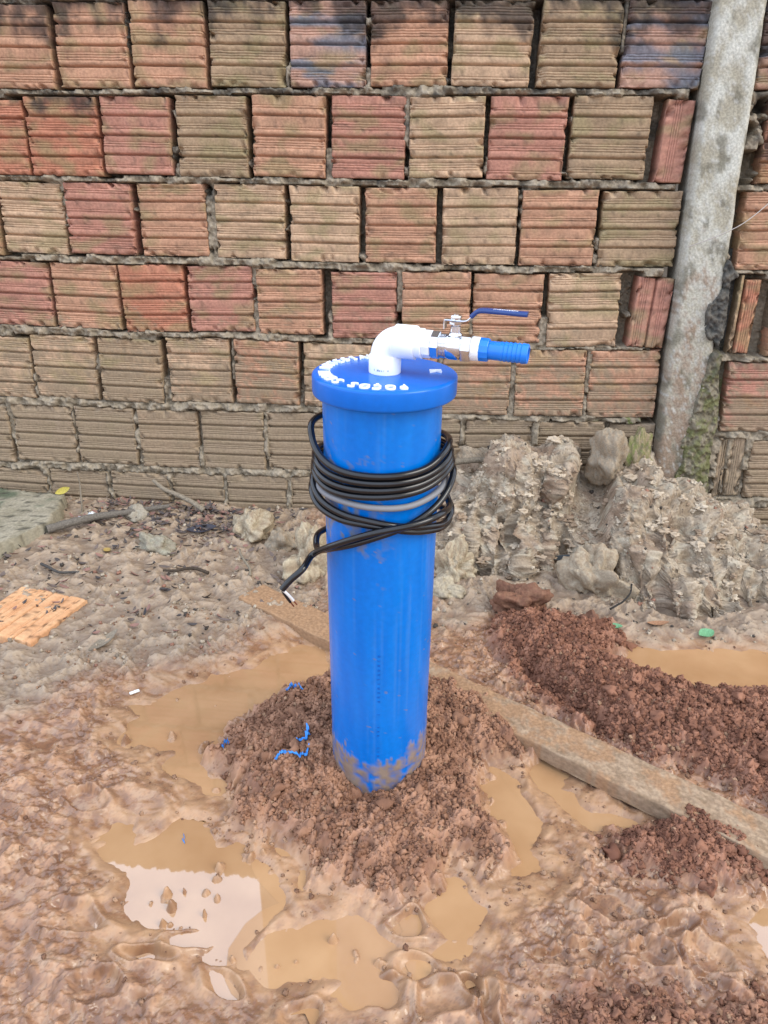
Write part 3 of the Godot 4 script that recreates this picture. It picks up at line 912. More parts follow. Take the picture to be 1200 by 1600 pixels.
func build_post() -> void:
	var post := thing("concrete_post", "weathered grey concrete post standing between the two stretches of brick wall", "post", WALL_AT)
	post.rotation_degrees.x = WALL_LEAN
	# shaft: a rounded square section, swept up with slight unevenness
	var sec := []
	var hw := 0.0565
	for q in 24:   # front, with round arrises
		sec.append(Vector2(-hw + 2.0 * hw * q / 23.0, 0.035 - 0.012 * pow(absf(2.0 * q / 23.0 - 1.0), 14.0)))
	sec = [Vector2(-hw - 0.002, -0.09), Vector2(-hw - 0.001, -0.03), Vector2(-hw - 0.001, 0.0), Vector2(-hw, 0.015)] + sec + [Vector2(hw, 0.015), Vector2(hw + 0.001, 0.0), Vector2(hw + 0.001, -0.03), Vector2(hw + 0.002, -0.09)]
	var nu := sec.size()
	var nv := 260
	var pos := PackedVector3Array()
	var col := PackedColorArray()
	for j in nv:
		var v := -0.08 + 1.95 * j / (nv - 1)
		for s in sec:
			var u: float = 0.648 - v * 0.0271 + s.x
			var a := n_spot.get_noise_2d(u * 0.8, v * 0.8)
			var b := n_wall.get_noise_2d(u * 2.0, v * 1.2)
			pos.append(Vector3(u + 0.002 * b, v, s.y + 0.0012 * a + 0.003 * b))
			var c := Color(0.43, 0.395, 0.305).lerp(Color(0.62, 0.61, 0.53), clampf(0.5 + 1.6 * b + 0.5 * a, 0.0, 1.0))
			c = c.lerp(Color(0.335, 0.25, 0.18), smoothstep(-0.15, 0.3, 0.55 * b + 0.3 * a + 0.62 - v * 1.05))
			c = c.lerp(Color(0.19, 0.175, 0.13), smoothstep(0.12, 0.42, n_streak.get_noise_2d(u * 1.5, v * 0.7)) * 0.75)
			c = c.lerp(Color(0.58, 0.57, 0.52), smoothstep(0.28, 0.45, n_spot.get_noise_2d(u + 5.0, v)) * 0.6)
			col.append(c)
	put("shaft", grid_mesh(nu, nv, pos, col), grain(vmat(0.95, 0.25), 12.0, 0.74, 321, 0.05), post)
	put("shaft_cap", box_mesh(Vector3(0.118, 0.01, 0.13), 0.002), mat(srgb(0.38, 0.36, 0.31), 0.95, 0.2), post).position = Vector3(0.598, 1.872, -0.028)
	smear(post, "mortar_smear", DARK_SMEAR, Color(0.085, 0.083, 0.078), Color(0.17, 0.155, 0.13), 0.0)
	smear(post, "mossy_mortar_smear", MOSS_SMEAR, Color(0.20, 0.175, 0.12), Color(0.33, 0.285, 0.21), 1.0)

func smear(post: Node3D, called: String, p: Array, c0: Color, c1: Color, moss: float) -> void:
	# a rough pat of mortar slapped over the post's edge and the wall beside it
	var b := bounds(p).grow(0.03)
	var step := 0.0032
	var nu := int(b.size.x / step)
	var nv := int(b.size.y / step)
	var pos := PackedVector3Array()
	var col := PackedColorArray()
	for j in nv:
		for i in nu:
			var u := b.position.x + i * step
			var v := b.position.y + j * step
			var n1 := n_streak.get_noise_2d(u * 2.0 + 3.0, v * 2.0)
			var n2 := n_spot.get_noise_2d(u, v + 8.0)
			var d := poly_sd(p, u + 0.006 * n1, v + 0.006 * n2)
			var edge := 0.648 - v * 0.0271 + 0.055
			var level := lerpf(0.041, 0.014, smoothstep(edge - 0.005, edge + 0.06, u))
			var z := lerpf(-0.035, level + 0.010 * n1 + 0.007 * n2, smoothstep(-0.004, 0.006, d))
			pos.append(Vector3(u, v, z))
			var c := c0.lerp(c1, clampf(0.45 + 1.2 * n1 + 0.6 * n2, 0.0, 1.0))
			var g := n_wall.get_noise_2d(u * 3.0 + 70.0, v * 3.0) + 0.5 * n2 + 0.62 - v * 1.1
			c = c.lerp(Color(0.165, 0.175, 0.062), smoothstep(0.05, 0.5, g) * 0.7 * moss)
			c = c.lerp(Color(0.07, 0.07, 0.065), smoothstep(0.42, 0.62, v + n1 * 0.2) * 0.7 * moss)
			col.append(c)
	put(called, grid_mesh(nu, nv, pos, col), grain(vmat(0.97, 0.2), 13.0, 0.7, 331, 0.08), post)

func build_house() -> void:
	# the neighbour's house behind the wall: out of the frame, it cuts off the sky mirrored in the puddles
	var h := thing("neighbour_house", "plain plastered house behind the brick wall, seen only mirrored in the puddle", "house", Vector3(0.33, 0, -3.2))
	var m := grain(mat(srgb(0.30, 0.27, 0.23), 0.95, 0.2), 1.5, 0.75, 341)
	put("house_wall", box_mesh(Vector3(2.82, 5.4, 4.0), 0.02), m, h).position = Vector3(0, 2.7, -2.0)
	var roof := CSGPolygon3D.new()
	roof.polygon = PackedVector2Array([Vector2(-1.55, 5.4), Vector2(1.55, 5.4), Vector2(0, 6.2)])
	roof.depth = 4.2
	roof.name = "roof"
	roof.material = grain(mat(srgb(0.28, 0.11, 0.06), 0.9, 0.2), 3.0, 0.7, 342)
	h.add_child(roof)
	roof.position = Vector3(0, 0.004, 0.1)

# ---------------------------------------------------------------- the plank in the mud
func build_plank() -> void:
	var o := thing("wooden_plank", "long muddy timber plank half sunk in the mud, running behind the blue pipe", "plank", Vector3(0.155, 0.0, -1.115))
	var n := 340
	var len_ := 1.50
	var hw := 0.041
	var sec := []
	for q in 5: sec.append(Vector2(hw, -0.03 + 0.028 * q / 4.0))
	for q in 15: sec.append(Vector2(hw - 0.002 - (2.0 * hw - 0.004) * q / 14.0, 0.0))
	for q in 5: sec.append(Vector2(-hw, -0.002 - 0.028 * q / 4.0))
	var pos := PackedVector3Array()
	var col := PackedColorArray()
	var nu := sec.size()
	for j in n:
		var s := len_ * (float(j) / (n - 1) - 0.5)
		for q in nu:
			var p: Vector2 = sec[q]
			var a := n_mid.get_noise_2d(s, p.x + 8.0)
			var f := n_fine.get_noise_2d(s * 0.25, (p.x + p.y) * 3.0)
			var y := p.y + 0.0012 * f + 0.0025 * a
			if q > 4 and q < 20: y += 0.004 * maxf(0.0, n_lump.get_noise_2d(s, p.x) - 0.15) * smoothstep(0.35, -0.1, s)
			pos.append(Vector3(s, y, p.x + 0.002 * n_big.get_noise_2d(s * 2.0, 3.0) + 0.001 * f))
			var mud := n_mid.get_noise_2d(s * 0.7 + 5.0, p.x) + 0.5 * n_fine.get_noise_2d(s, p.x) + 0.35 - s * 1.3
			var wood := Color(0.34, 0.230, 0.145).lerp(Color(0.47, 0.335, 0.220), clampf(0.5 + 1.2 * f + 0.5 * a, 0.0, 1.0))
			col.append(wood.lerp(Color(0.43, 0.255, 0.145), smoothstep(-0.1, 0.4, mud)))
	put("timber", grid_mesh(nu, n, pos, col, true), grain(vmat(0.9, 0.25), 10.0, 0.75, 351, 0.06), o)
	for e in [-1.0, 1.0]:
		put("sawn_end", box_mesh(Vector3(0.004, 0.026, hw * 2.0 - 0.004), 0.001), mat(srgb(0.30, 0.24, 0.17), 0.9, 0.2), o).position = Vector3(e * (len_ * 0.5 + 0.001), -0.0155, 0)
	o.rotation = Vector3(0, -0.5866, 0)
	o.rotate_object_local(Vector3(0, 0, 1), 0.018)
	o.position.y = 0.034

# ---------------------------------------------------------------- the well head
func pipe_basis() -> Basis:
	var ax := Vector3(0.00523, 0.99833, 0.05756).normalized()
	var rt := (Vector3.RIGHT - ax * ax.x).normalized()
	return Basis(rt, ax, rt.cross(ax))

func build_well_head() -> void:
	var o := thing("well_head", "blue plastic well pipe with cap, white elbow and steel ball valve", "well pipe", PIPE_AT)
	o.basis = pipe_basis()
	var blue := grain(vmat(0.26, 0.4), 7.0, 0.93, 361)
	# casing: dried mud at its foot, smears of it higher up, faint paler blue streaks lengthwise
	var nu := 145
	var nv := 330
	var pos := PackedVector3Array()
	var col := PackedColorArray()
	for j in nv:
		var y := -0.06 + 0.770 * j / (nv - 1)
		for i in nu:
			var a := TAU * i / (nu - 1)
			var x := sin(a)
			var z := cos(a)
			var n1 := n_wall.get_noise_3d(x * 0.35, y * 1.2, z * 0.35)
			var n2 := n_spot.get_noise_3d(x * 0.08, y, z * 0.08)
			var n3 := n_streak.get_noise_3d(x * 0.25, y * 0.35, z * 0.25 + 4.0)
			var c := Color(0.0, 0.150, 0.58).lerp(Color(0.0, 0.178, 0.64), clampf(0.5 + n3, 0.0, 1.0))
			var line := 0.108 + 0.034 * n1 + 0.035 * maxf(0.0, x - 0.35) + 0.012 * n2
			var film := smoothstep(line + 0.006, line - 0.006, y + 0.012 * n_streak.get_noise_3d(x * 0.9, y * 0.3, z * 0.9))
			film *= smoothstep(-0.70, -0.25, n3 * 0.9 + n2 * 0.8 + smoothstep(line - 0.04, line, y) * 0.5)
			c = c.lerp(Color(0.23, 0.16, 0.105).lerp(Color(0.30, 0.215, 0.145), clampf(0.5 + n2 + n1, 0.0, 1.0)), film * clampf(0.8 + 0.6 * n2 + 0.5 * n3, 0.35, 0.96))
			c = c.lerp(Color(0.09, 0.24, 0.55), smoothstep(0.15, 0.5, n_streak.get_noise_3d(x * 0.6, y * 0.12 + 3.0, z * 0.6)) * 0.22)
			c = c.lerp(Color(0.22, 0.17, 0.12), smoothstep(0.60, 0.66, n_spot.get_noise_3d(x * 0.10, y * 1.3, z * 0.10 + 6.0)) * 0.6)
			var up := smoothstep(0.50, 0.53, y) * smoothstep(0.66, 0.6, y)
			var spots := smoothstep(0.22, 0.30, n2 + 0.25 * n3 - absf(y - 0.59) * 1.2 - maxf(0.0, x + 0.1)) * up
			var wipe := smoothstep(0.05, 0.3, n1 + 0.5 * n2 - absf(y - 0.545 + 0.02 * x) * 7.0 + 0.3) * smoothstep(0.5, -0.4, x)
			c = c.lerp(Color(0.20, 0.18, 0.13), clampf(spots * 0.7 + wipe * 0.65, 0.0, 0.8))
			var rad := 0.08 + 0.0008 * film * (1.0 + n2)
			pos.append(Vector3(x * rad, y, z * rad))
			col.append(c)
	put("casing", grid_mesh(nu, nv, pos, col), blue, o)
	pipe_print(o)
	# cap
	var cap_at := Vector3(0.0025, 0.7045, 0.0)
	var cap := Node3D.new()
	cap.name = "cap"
	o.add_child(cap)
	cap.position = cap_at
	cap.rotation_degrees = Vector3(-3.0, 0, 0)
	var blue2 := grain(mat(srgb(0.0, 0.132, 0.56), 0.26, 0.4), 7.0, 0.93, 362)
	var cm := lathe([Vector2(0.0, 0.004), Vector2(0.0795, 0.004), Vector2(0.0795, -0.001), Vector2(0.0925, -0.001), Vector2(0.0945, 0.0005), Vector2(0.0953, 0.003), Vector2(0.0953, 0.0225), Vector2(0.0947, 0.0246), Vector2(0.0930, 0.0258), Vector2(0.0900, 0.0263), Vector2(0.0, 0.0266)], 96)
	put("lid", cm, blue2, cap)
	var white := mat(srgb(0.86, 0.87, 0.88), 0.35, 0.5)
	cap_letters(cap, white)
	# fittings: elbow on the cap, then a run that turns slightly toward the viewer
	var fit := Node3D.new()
	fit.name = "fitting"
	o.add_child(fit)
	fit.position = cap_at + Vector3(0.0, 0.0262, 0.0)
	fit.scale = Vector3.ONE * 0.85
	fit.rotation_degrees = Vector3(-3.0, -13.0, 0.0)
	put("elbow_socket", lathe([Vector2(0.0, 0.0005), Vector2(0.0243, 0.0005), Vector2(0.0247, 0.002), Vector2(0.0247, 0.0255), Vector2(0.0238, 0.0275), Vector2(0.0216, 0.0290)], 56), white, fit)
	var bend := PackedVector3Array()
	bend.append(Vector3(0, 0.018, 0))
	for k in 17:
		var a := PI * 0.5 * k / 16.0
		bend.append(Vector3(0.023 - 0.023 * cos(a), 0.0265 + 0.023 * sin(a), 0))
	bend.append(Vector3(0.03, 0.0495, 0))
	put("elbow_bend", tube(bend, [0.0222], 40), white, fit)
	socket_print(fit)
	var run := func(called: String, profile: Array, m: Material, sides := 0) -> MeshInstance3D:
		var q := put(called, lathe(profile, 48, sides), m, fit)
		q.position = Vector3(0, 0.0495, 0)
		q.rotation_degrees = Vector3(0, 0, -90)
		return q
	run.call("elbow_outlet", [Vector2(0.0222, 0.0145), Vector2(0.0240, 0.0155), Vector2(0.0251, 0.0175), Vector2(0.0251, 0.0475), Vector2(0.0244, 0.0488), Vector2(0.0, 0.0488)], white)
	run.call("reducer", [Vector2(0.0, 0.0485), Vector2(0.0216, 0.0485), Vector2(0.0222, 0.0495), Vector2(0.0222, 0.0590), Vector2(0.0214, 0.0598), Vector2(0.0192, 0.0600), Vector2(0.0192, 0.0612), Vector2(0.0, 0.0612)], white)
	run.call("threaded_adapter", [Vector2(0.0, 0.0605), Vector2(0.0200, 0.0605), Vector2(0.0206, 0.0615), Vector2(0.0206, 0.0715), Vector2(0.0198, 0.0725), Vector2(0.0, 0.0725)], white, 10)
	var steel := mat(Color(0.82, 0.82, 0.83), 0.14, 0.5, 1.0)
	run.call("valve_inlet_nut", [Vector2(0.0, 0.0722), Vector2(0.0190, 0.0722), Vector2(0.0203, 0.0735), Vector2(0.0203, 0.0840), Vector2(0.0190, 0.0853), Vector2(0.0, 0.0853)], steel, 8)
	var body := [Vector2(0.0, 0.0850), Vector2(0.0172, 0.0850)]
	for k in 5: body.append_array([Vector2(0.0180, 0.0858 + k * 0.0022), Vector2(0.0172, 0.0868 + k * 0.0022)])
	body.append_array([Vector2(0.0182, 0.0975), Vector2(0.0189, 0.1010), Vector2(0.0189, 0.1130), Vector2(0.0180, 0.1165), Vector2(0.0170, 0.1180), Vector2(0.0, 0.1180)])
	run.call("valve_body", body, steel)
	run.call("valve_outlet_nut", [Vector2(0.0, 0.1178), Vector2(0.0192, 0.1178), Vector2(0.0206, 0.1190), Vector2(0.0206, 0.1315), Vector2(0.0192, 0.1328), Vector2(0.0, 0.1328)], steel, 6)
	var tape := [Vector2(0.0, 0.1325)]
	for k in 6: tape.append_array([Vector2(0.0170, 0.1328 + k * 0.0020), Vector2(0.0177, 0.1338 + k * 0.0020)])
	tape.append_array([Vector2(0.0165, 0.1450), Vector2(0.0, 0.1450)])
	run.call("thread_tape", tape, mat(srgb(0.82, 0.83, 0.83), 0.6, 0.3))
	var blue3 := mat(srgb(0.008, 0.185, 0.72), 0.30, 0.5)
	var barb: MeshInstance3D = run.call("hose_barb", [Vector2(0.0, 0.1440), Vector2(0.0135, 0.1440), Vector2(0.0135, 0.1740), Vector2(0.0142, 0.1755), Vector2(0.0134, 0.1800), Vector2(0.0146, 0.1812), Vector2(0.0134, 0.1862), Vector2(0.0146, 0.1874), Vector2(0.0134, 0.1924), Vector2(0.0146, 0.1936), Vector2(0.0134, 0.1986), Vector2(0.0146, 0.1998), Vector2(0.0134, 0.2046), Vector2(0.0148, 0.2060), Vector2(0.0140, 0.2140), Vector2(0.0128, 0.2150), Vector2(0.0100, 0.2150), Vector2(0.0098, 0.2000), Vector2(0.0, 0.2000)], blue3)
	var collar := put("barb_nut", lathe([Vector2(0.0, 0.1442), Vector2(0.0164, 0.1442), Vector2(0.0172, 0.1452), Vector2(0.0172, 0.1560), Vector2(0.0160, 0.1580), Vector2(0.0, 0.1580)], 48, 12), blue3, fit)
	collar.position = barb.position
	collar.rotation = barb.rotation
	# stem, nuts and lever
	var st := Vector3(0.1065, 0.0495, 0.0)
	put("valve_stem", lathe([Vector2(0.0105, 0.0150), Vector2(0.0100, 0.0195), Vector2(0.0078, 0.0215), Vector2(0.0074, 0.0300), Vector2(0.0060, 0.0308), Vector2(0.0060, 0.0330), Vector2(0.0, 0.0330)], 28), steel, fit).position = st
	put("gland_nut", lathe([Vector2(0.0, 0.0325), Vector2(0.0092, 0.0325), Vector2(0.0098, 0.0332), Vector2(0.0098, 0.0372), Vector2(0.0, 0.0372)], 28, 6), steel, fit).position = st
	put("stem_nut", lathe([Vector2(0.0, 0.0395), Vector2(0.0074, 0.0395), Vector2(0.0080, 0.0402), Vector2(0.0080, 0.0440), Vector2(0.0068, 0.0455), Vector2(0.0040, 0.0455), Vector2(0.0040, 0.0475), Vector2(0.0, 0.0475)], 28, 6), steel, fit).position = st
	var lever_pts := PackedVector3Array([Vector3(0.090, 0.0882, 0), Vector3(0.0945, 0.0882, 0), Vector3(0.1065, 0.0882, 0), Vector3(0.118, 0.0882, 0), Vector3(0.1235, 0.0895, 0), Vector3(0.128, 0.0935, 0), Vector3(0.1325, 0.0985, 0)])
	put("lever", strap(smooth_path(lever_pts, 5), 0.0068, 0.0013), steel, fit)
	put("lever_stop", box_mesh(Vector3(0.0022, 0.014, 0.013), 0.0006), steel, fit).position = Vector3(0.0905, 0.0815, 0)
	var grip_pts := PackedVector3Array([Vector3(0.1275, 0.0935, 0), Vector3(0.1325, 0.0990, 0), Vector3(0.1370, 0.1028, 0), Vector3(0.1430, 0.1046, 0), Vector3(0.156, 0.1050, 0), Vector3(0.180, 0.1048, 0), Vector3(0.204, 0.1046, 0), Vector3(0.2085, 0.1046, 0)])
	put("lever_grip", strap(smooth_path(grip_pts, 6), 0.0078, 0.0034), mat(srgb(0.012, 0.045, 0.19), 0.25, 0.5), fit)
	var tm := text_mesh("INGENIERIN", 0.0046, 0.0004)
	var txt := put("lever_lettering", tm, white, fit)
	txt.position = Vector3(0.177, 0.1083, 0.0025)
	txt.rotation_degrees = Vector3(-90, 0, 0)

func strap(pts: PackedVector3Array, hw: float, ht: float) -> ArrayMesh:
	# a rounded strip swept along a path in the x-y plane, with rounded ends
	var n := pts.size()
	var seg := 16
	var pos := PackedVector3Array()
	var col := PackedColorArray()
	for k in n:
		var t := (pts[mini(k + 1, n - 1)] - pts[maxi(k - 1, 0)]).normalized()
		var up := Vector3(-t.y, t.x, 0)
		var e := 1.0
		if k == 0 or k == n - 1: e = 0.0
		elif k == 1 or k == n - 2: e = 0.75
		for i in seg + 1:
			var a := TAU * i / seg
			var ca := signf(cos(a)) * pow(absf(cos(a)), 0.45)
			var sa := signf(sin(a)) * pow(absf(sin(a)), 0.45)
			pos.append(pts[k] + (up * sa * ht + Vector3(0, 0, 1) * ca * hw) * e)
			col.append(Color.WHITE)
	return grid_mesh(seg + 1, n, pos, col, true)

func text_mesh(text: String, height: float, depth: float) -> TextMesh:
	var f := SystemFont.new()
	f.font_names = PackedStringArray(["Droid Sans"])
	f.font_weight = 500
	var t := TextMesh.new()
	t.text = text
	t.font = f
	t.font_size = 32
	t.pixel_size = height / 23.0
	t.depth = depth
	t.curve_step = 1.5
	return t

func cap_letters(cap: Node3D, m: Material) -> void:
	# raised letters round the rim, their heads outward: read clockwise from above
	var lines := [["POÇOS", -22.0, 11.5], ["SEMI", 42.0, 11.5], ["ARTESIANOS", 92.0, 9.8], ["K", 262.0, 10.0]]
	for l in lines:
		for k in l[0].length():
			var a := deg_to_rad(l[1] + l[2] * k)
			var out := Vector3(-sin(a), 0, cos(a))
			var q := put("letter", text_mesh(l[0][k], 0.0150, 0.0026), m, cap)
			q.basis = Basis(out.cross(Vector3.UP), out, Vector3.UP)
			q.position = out * (0.0785 if l[0] != "K" else 0.066) + Vector3(0, 0.0277, 0)

func pipe_print(o: Node3D) -> void:
	# a faint line of factory print running down the casing
	var ink := mat(srgb(0.004, 0.07, 0.36), 0.4, 0.4)
	var text := "DIHHOLTUEDP  I  VAA  IIU"
	var a := deg_to_rad(4.5)
	for k in text.length():
		if text[k] == " ": continue
		var q := put("print_letter", text_mesh(text[k], 0.0038, 0.0003), ink, o)
		var out := Vector3(sin(a), 0, cos(a))
		q.basis = Basis(Vector3.DOWN, Vector3.UP.cross(out) , out)
		q.position = out * 0.0804 + Vector3(0, 0.325 - 0.0088 * k, 0)

func socket_print(fit: Node3D) -> void:
	var ink := mat(srgb(0.10, 0.13, 0.16), 0.5, 0.4)
	var text := "1 Mexr 4"
	for k in text.length():
		if text[k] == " ": continue
		var a := deg_to_rad(-34.0 + 7.2 * k + 13.0)
		var out := Vector3(sin(a), 0, cos(a))
		var q := put("print_letter", text_mesh(text[k], 0.0030, 0.0003), ink, fit)
		q.basis = Basis(Vector3.UP.cross(out), Vector3.UP, out)
		q.position = out * 0.0248 + Vector3(0, 0.008, 0)

func build_cable() -> void:
	var o := thing("electric_cable", "black electric cable wound in loops round the blue pipe", "cable", PIPE_AT)
	o.basis = pipe_basis()
	var black := mat(srgb(0.006, 0.006, 0.007), 0.2, 0.5)
	var wrap := func(list: Array) -> PackedVector3Array:
		var pts := PackedVector3Array()
		for k in list.size() / 3:
			var a := deg_to_rad(list[3 * k])
			pts.append(Vector3(sin(a) * list[3 * k + 2], list[3 * k + 1], cos(a) * list[3 * k + 2]))
		return pts
	var polar := func(list: Array) -> PackedVector3Array:
		# interpolate angle, height and radius, so that the loops stay round
		var raw := PackedVector3Array()
		for k in list.size() / 3: raw.append(Vector3(deg_to_rad(list[3 * k]), list[3 * k + 1], list[3 * k + 2]))
		var s := smooth_path(raw, 9)
		var out := PackedVector3Array()
		for v in s: out.append(Vector3(sin(v.x) * v.z, v.y, cos(v.x) * v.z))
		return out
	put("coil", tube(polar.call(COIL), [0.0047], 12), black, o)
	var t: PackedVector3Array = wrap.call(TAIL)
	t.append_array(PackedVector3Array([Vector3(-0.1005, 0.4717, 0.083), Vector3(-0.1180, 0.4560, 0.091), Vector3(-0.1284, 0.4433, 0.0946)]))
	put("tail", tube(smooth_path(t, 10), [0.0048], 12), black, o)
	put("dusty_loop", tube(polar.call(DUSTY), [0.0043], 12), mat(srgb(0.20, 0.20, 0.21), 0.5, 0.4), o)
	var e := Vector3(-0.1284, 0.4433, 0.0946)
	put("white_conductor", tube(smooth_path(PackedVector3Array([e, e + Vector3(0.006, -0.010, -0.004), e + Vector3(0.012, -0.026, -0.012)]), 6), [0.0021], 8), mat(srgb(0.72, 0.72, 0.70), 0.5), o)
	put("black_conductor", tube(smooth_path(PackedVector3Array([e, e + Vector3(0.001, -0.012, -0.006), e + Vector3(0.007, -0.031, -0.014)]), 6), [0.0020], 8), black, o)
	for q in [Vector3(0.012, -0.026, -0.012), Vector3(0.007, -0.031, -0.014)]:
		put("copper_tip", tube(PackedVector3Array([e + q, e + q + Vector3(0.004, -0.009, -0.003)]), [0.0011], 8), mat(srgb(0.30, 0.10, 0.05), 0.4, 0.5, 0.7), o)

# ---------------------------------------------------------------- loose things
func build_loose_brick() -> void:
	var o := thing("loose_brick", "fresh orange ribbed brick lying flat in the mud at the left edge", "brick", Vector3(-0.962, 0.024, -1.372))
	var m := put("brick_face", brick_mesh(0.195, 0.185, false, 900, Vector2(3.0, 0.9), 0, 0.0, 0.03, true), grain(vmat(0.9, 0.25), 9.0, 0.86, 371, 0.04), o)
	m.rotation_degrees = Vector3(-90, 0, 0)
	o.rotation_degrees = Vector3(2.0, 79.0, 0.0)

func build_slab() -> void:
	var o := thing("concrete_slab", "broken concrete slab with green moss and peeling paint by the wall, far left", "slab", Vector3(-1.375, -0.018, -1.80))
	var n := 90
	var pos := PackedVector3Array()
	var col := PackedColorArray()
	var out := [-0.45, -0.26, 0.20, -0.20, 0.262, 0.0, 0.20, 0.14, 0.14, 0.34, -0.45, 0.36]
	for j in n:
		for i in n:
			var x := -0.48 + 0.80 * i / (n - 1)
			var z := -0.30 + 0.70 * j / (n - 1)
			var f := n_fine.get_noise_2d(x, z)
			var g := n_mid.get_noise_2d(x * 0.6, z * 0.6)
			var d := poly_sd(out, x + 0.01 * g, z + 0.01 * f)
			pos.append(Vector3(x, lerpf(-0.03, 0.062 + 0.004 * g + 0.002 * f, smoothstep(-0.004, 0.010, d)), z))
			var c := Color(0.31, 0.275, 0.195).lerp(Color(0.42, 0.375, 0.28), clampf(0.5 + f + g, 0.0, 1.0))
			c = c.lerp(Color(0.065, 0.105, 0.060), smoothstep(0.0, 0.4, n_big.get_noise_2d(x * 1.2 + 12.0, z * 1.6) + 0.3 * g + 0.2 * f - x * 1.2 - z * 0.6 - 0.12) * 0.75)
			c = c.lerp(Color(0.07, 0.065, 0.05), smoothstep(0.3, 0.5, n_mid.get_noise_2d(x * 0.8, z * 2.5 + 9.0)) * 0.8)
			col.append(c)
	put("slab_body", grid_mesh(n, n, pos, col, true), grain(vmat(0.9, 0.3), 9.0, 0.78, 381, 0.04), o)

func clod(label: String, at: Vector3, size: Vector3, seed_: int, c0: Color, c1: Color, rings := 22, rough := 0.34) -> void:
	var m := put("clay_clod", lump_mesh(size, seed_, rough, rings, c0, c1), grain(vmat(0.92, 0.25), 14.0, 0.72, 391, 0.08))
	m.position = at + Vector3(0, size.y * 0.35, 0)
	m.rotation_degrees.y = seed_ * 47.0
	tag(m, label, "clod", "lumps of dug clay")

func build_clods() -> void:
	var pale := Color(0.60, 0.51, 0.36)
	var tan := Color(0.40, 0.30, 0.20)
	var grey := Color(0.38, 0.32, 0.24)
	var red := Color(0.24, 0.115, 0.075)
	clod("pale broken clay lump standing upright left of the cable's bare end", Vector3(-0.345, 0.0, -1.665), Vector3(0.065, 0.085, 0.05), 1, pale, tan, 34, 0.42)
	clod("pale rounded clay lump on the ground below the wall, left of the pipe", Vector3(-0.555, 0.0, -1.86), Vector3(0.07, 0.05, 0.055), 2, pale, tan, 34)
	clod("small tan clay lump between the two pale lumps left of the pipe", Vector3(-0.45, 0.0, -1.80), Vector3(0.045, 0.04, 0.04), 3, tan, grey)
	clod("pale yellow clay lump just right of the pipe, below the black coil", Vector3(0.03, 0.0, -1.70), Vector3(0.05, 0.06, 0.045), 4, pale, tan, 30, 0.42)
	clod("pale flat clay lump at the foot of the heap beside the pipe", Vector3(0.005, 0.0, -1.60), Vector3(0.035, 0.03, 0.05), 5, pale, grey)
	clod("mud caked brick end on top of the clay heap beside the post", Vector3(0.435, 0.225, -1.965), Vector3(0.058, 0.075, 0.05), 6, tan, grey, 34, 0.24)
	clod("mossy lump wedged between the heap and the concrete post", Vector3(0.525, 0.21, -1.985), Vector3(0.038, 0.075, 0.045), 7, Color(0.20, 0.225, 0.075), tan, 26)
	clod("jagged clay lump at the tip of the heap right of the groove", Vector3(0.375, 0.0, -1.66), Vector3(0.045, 0.075, 0.075), 9, Color(0.52, 0.43, 0.31), tan, 34, 0.42)
	clod("red earth clod by the green leaf above the puddle", Vector3(0.345, 0.0, -1.475), Vector3(0.034, 0.03, 0.03), 10, red, Color(0.30, 0.16, 0.10), 26)
	clod("large red earth clod at the top of the red heap", Vector3(0.185, 0.02, -1.53), Vector3(0.062, 0.042, 0.045), 11, red, Color(0.30, 0.16, 0.10), 34, 0.42)
	clod("pale greyish stone in the soil under the wall twigs", Vector3(-0.925, 0.0, -1.93), Vector3(0.036, 0.034, 0.03), 12, Color(0.46, 0.41, 0.32), grey, 16, 0.25)
	clod("grey crumpled lump in the middle of the bare soil at left", Vector3(-0.80, 0.0, -1.75), Vector3(0.032, 0.03, 0.05), 13, Color(0.42, 0.39, 0.29), grey, 20, 0.4)

func in_poly(p: Array, r: Rect2) -> Vector2:
	for tries in 400:
		var q := Vector2(rng.randf_range(r.position.x, r.end.x), rng.randf_range(r.position.y, r.end.y))
		if q.x > -1.5 and q.x < 1.35 and q.y > -2.1 and q.y < -0.3 and poly_sd(p, q.x, q.y) > -0.01: return q
	return Vector2(-100, -100)

func scatter(called: String, mesh: Mesh, m: Material, spots: Array, label: String, category: String) -> void:
	# spots: [Transform3D, Color]
	var mm := MultiMesh.new()
	mm.transform_format = MultiMesh.TRANSFORM_3D
	mm.use_colors = true
	mm.mesh = mesh
	mm.instance_count = spots.size()
	for k in spots.size():
		mm.set_instance_transform(k, spots[k][0])
		mm.set_instance_color(k, spots[k][1])
	var o := MultiMeshInstance3D.new()
	o.name = numbered(called)
	o.multimesh = mm
	o.material_override = m
	add_child(o)
	tag(o, label, category)
	o.set_meta("kind", "stuff")

func crumb_mesh(seed_: int) -> ArrayMesh:
	return lump_mesh(Vector3(1.0, 0.8, 0.9), seed_, 0.62, 5, Color.WHITE, Color(0.8, 0.8, 0.8), 1.9)

func any_turn() -> Basis:
	return Basis.from_euler(Vector3(rng.randf() * TAU, rng.randf() * TAU, rng.randf() * TAU))

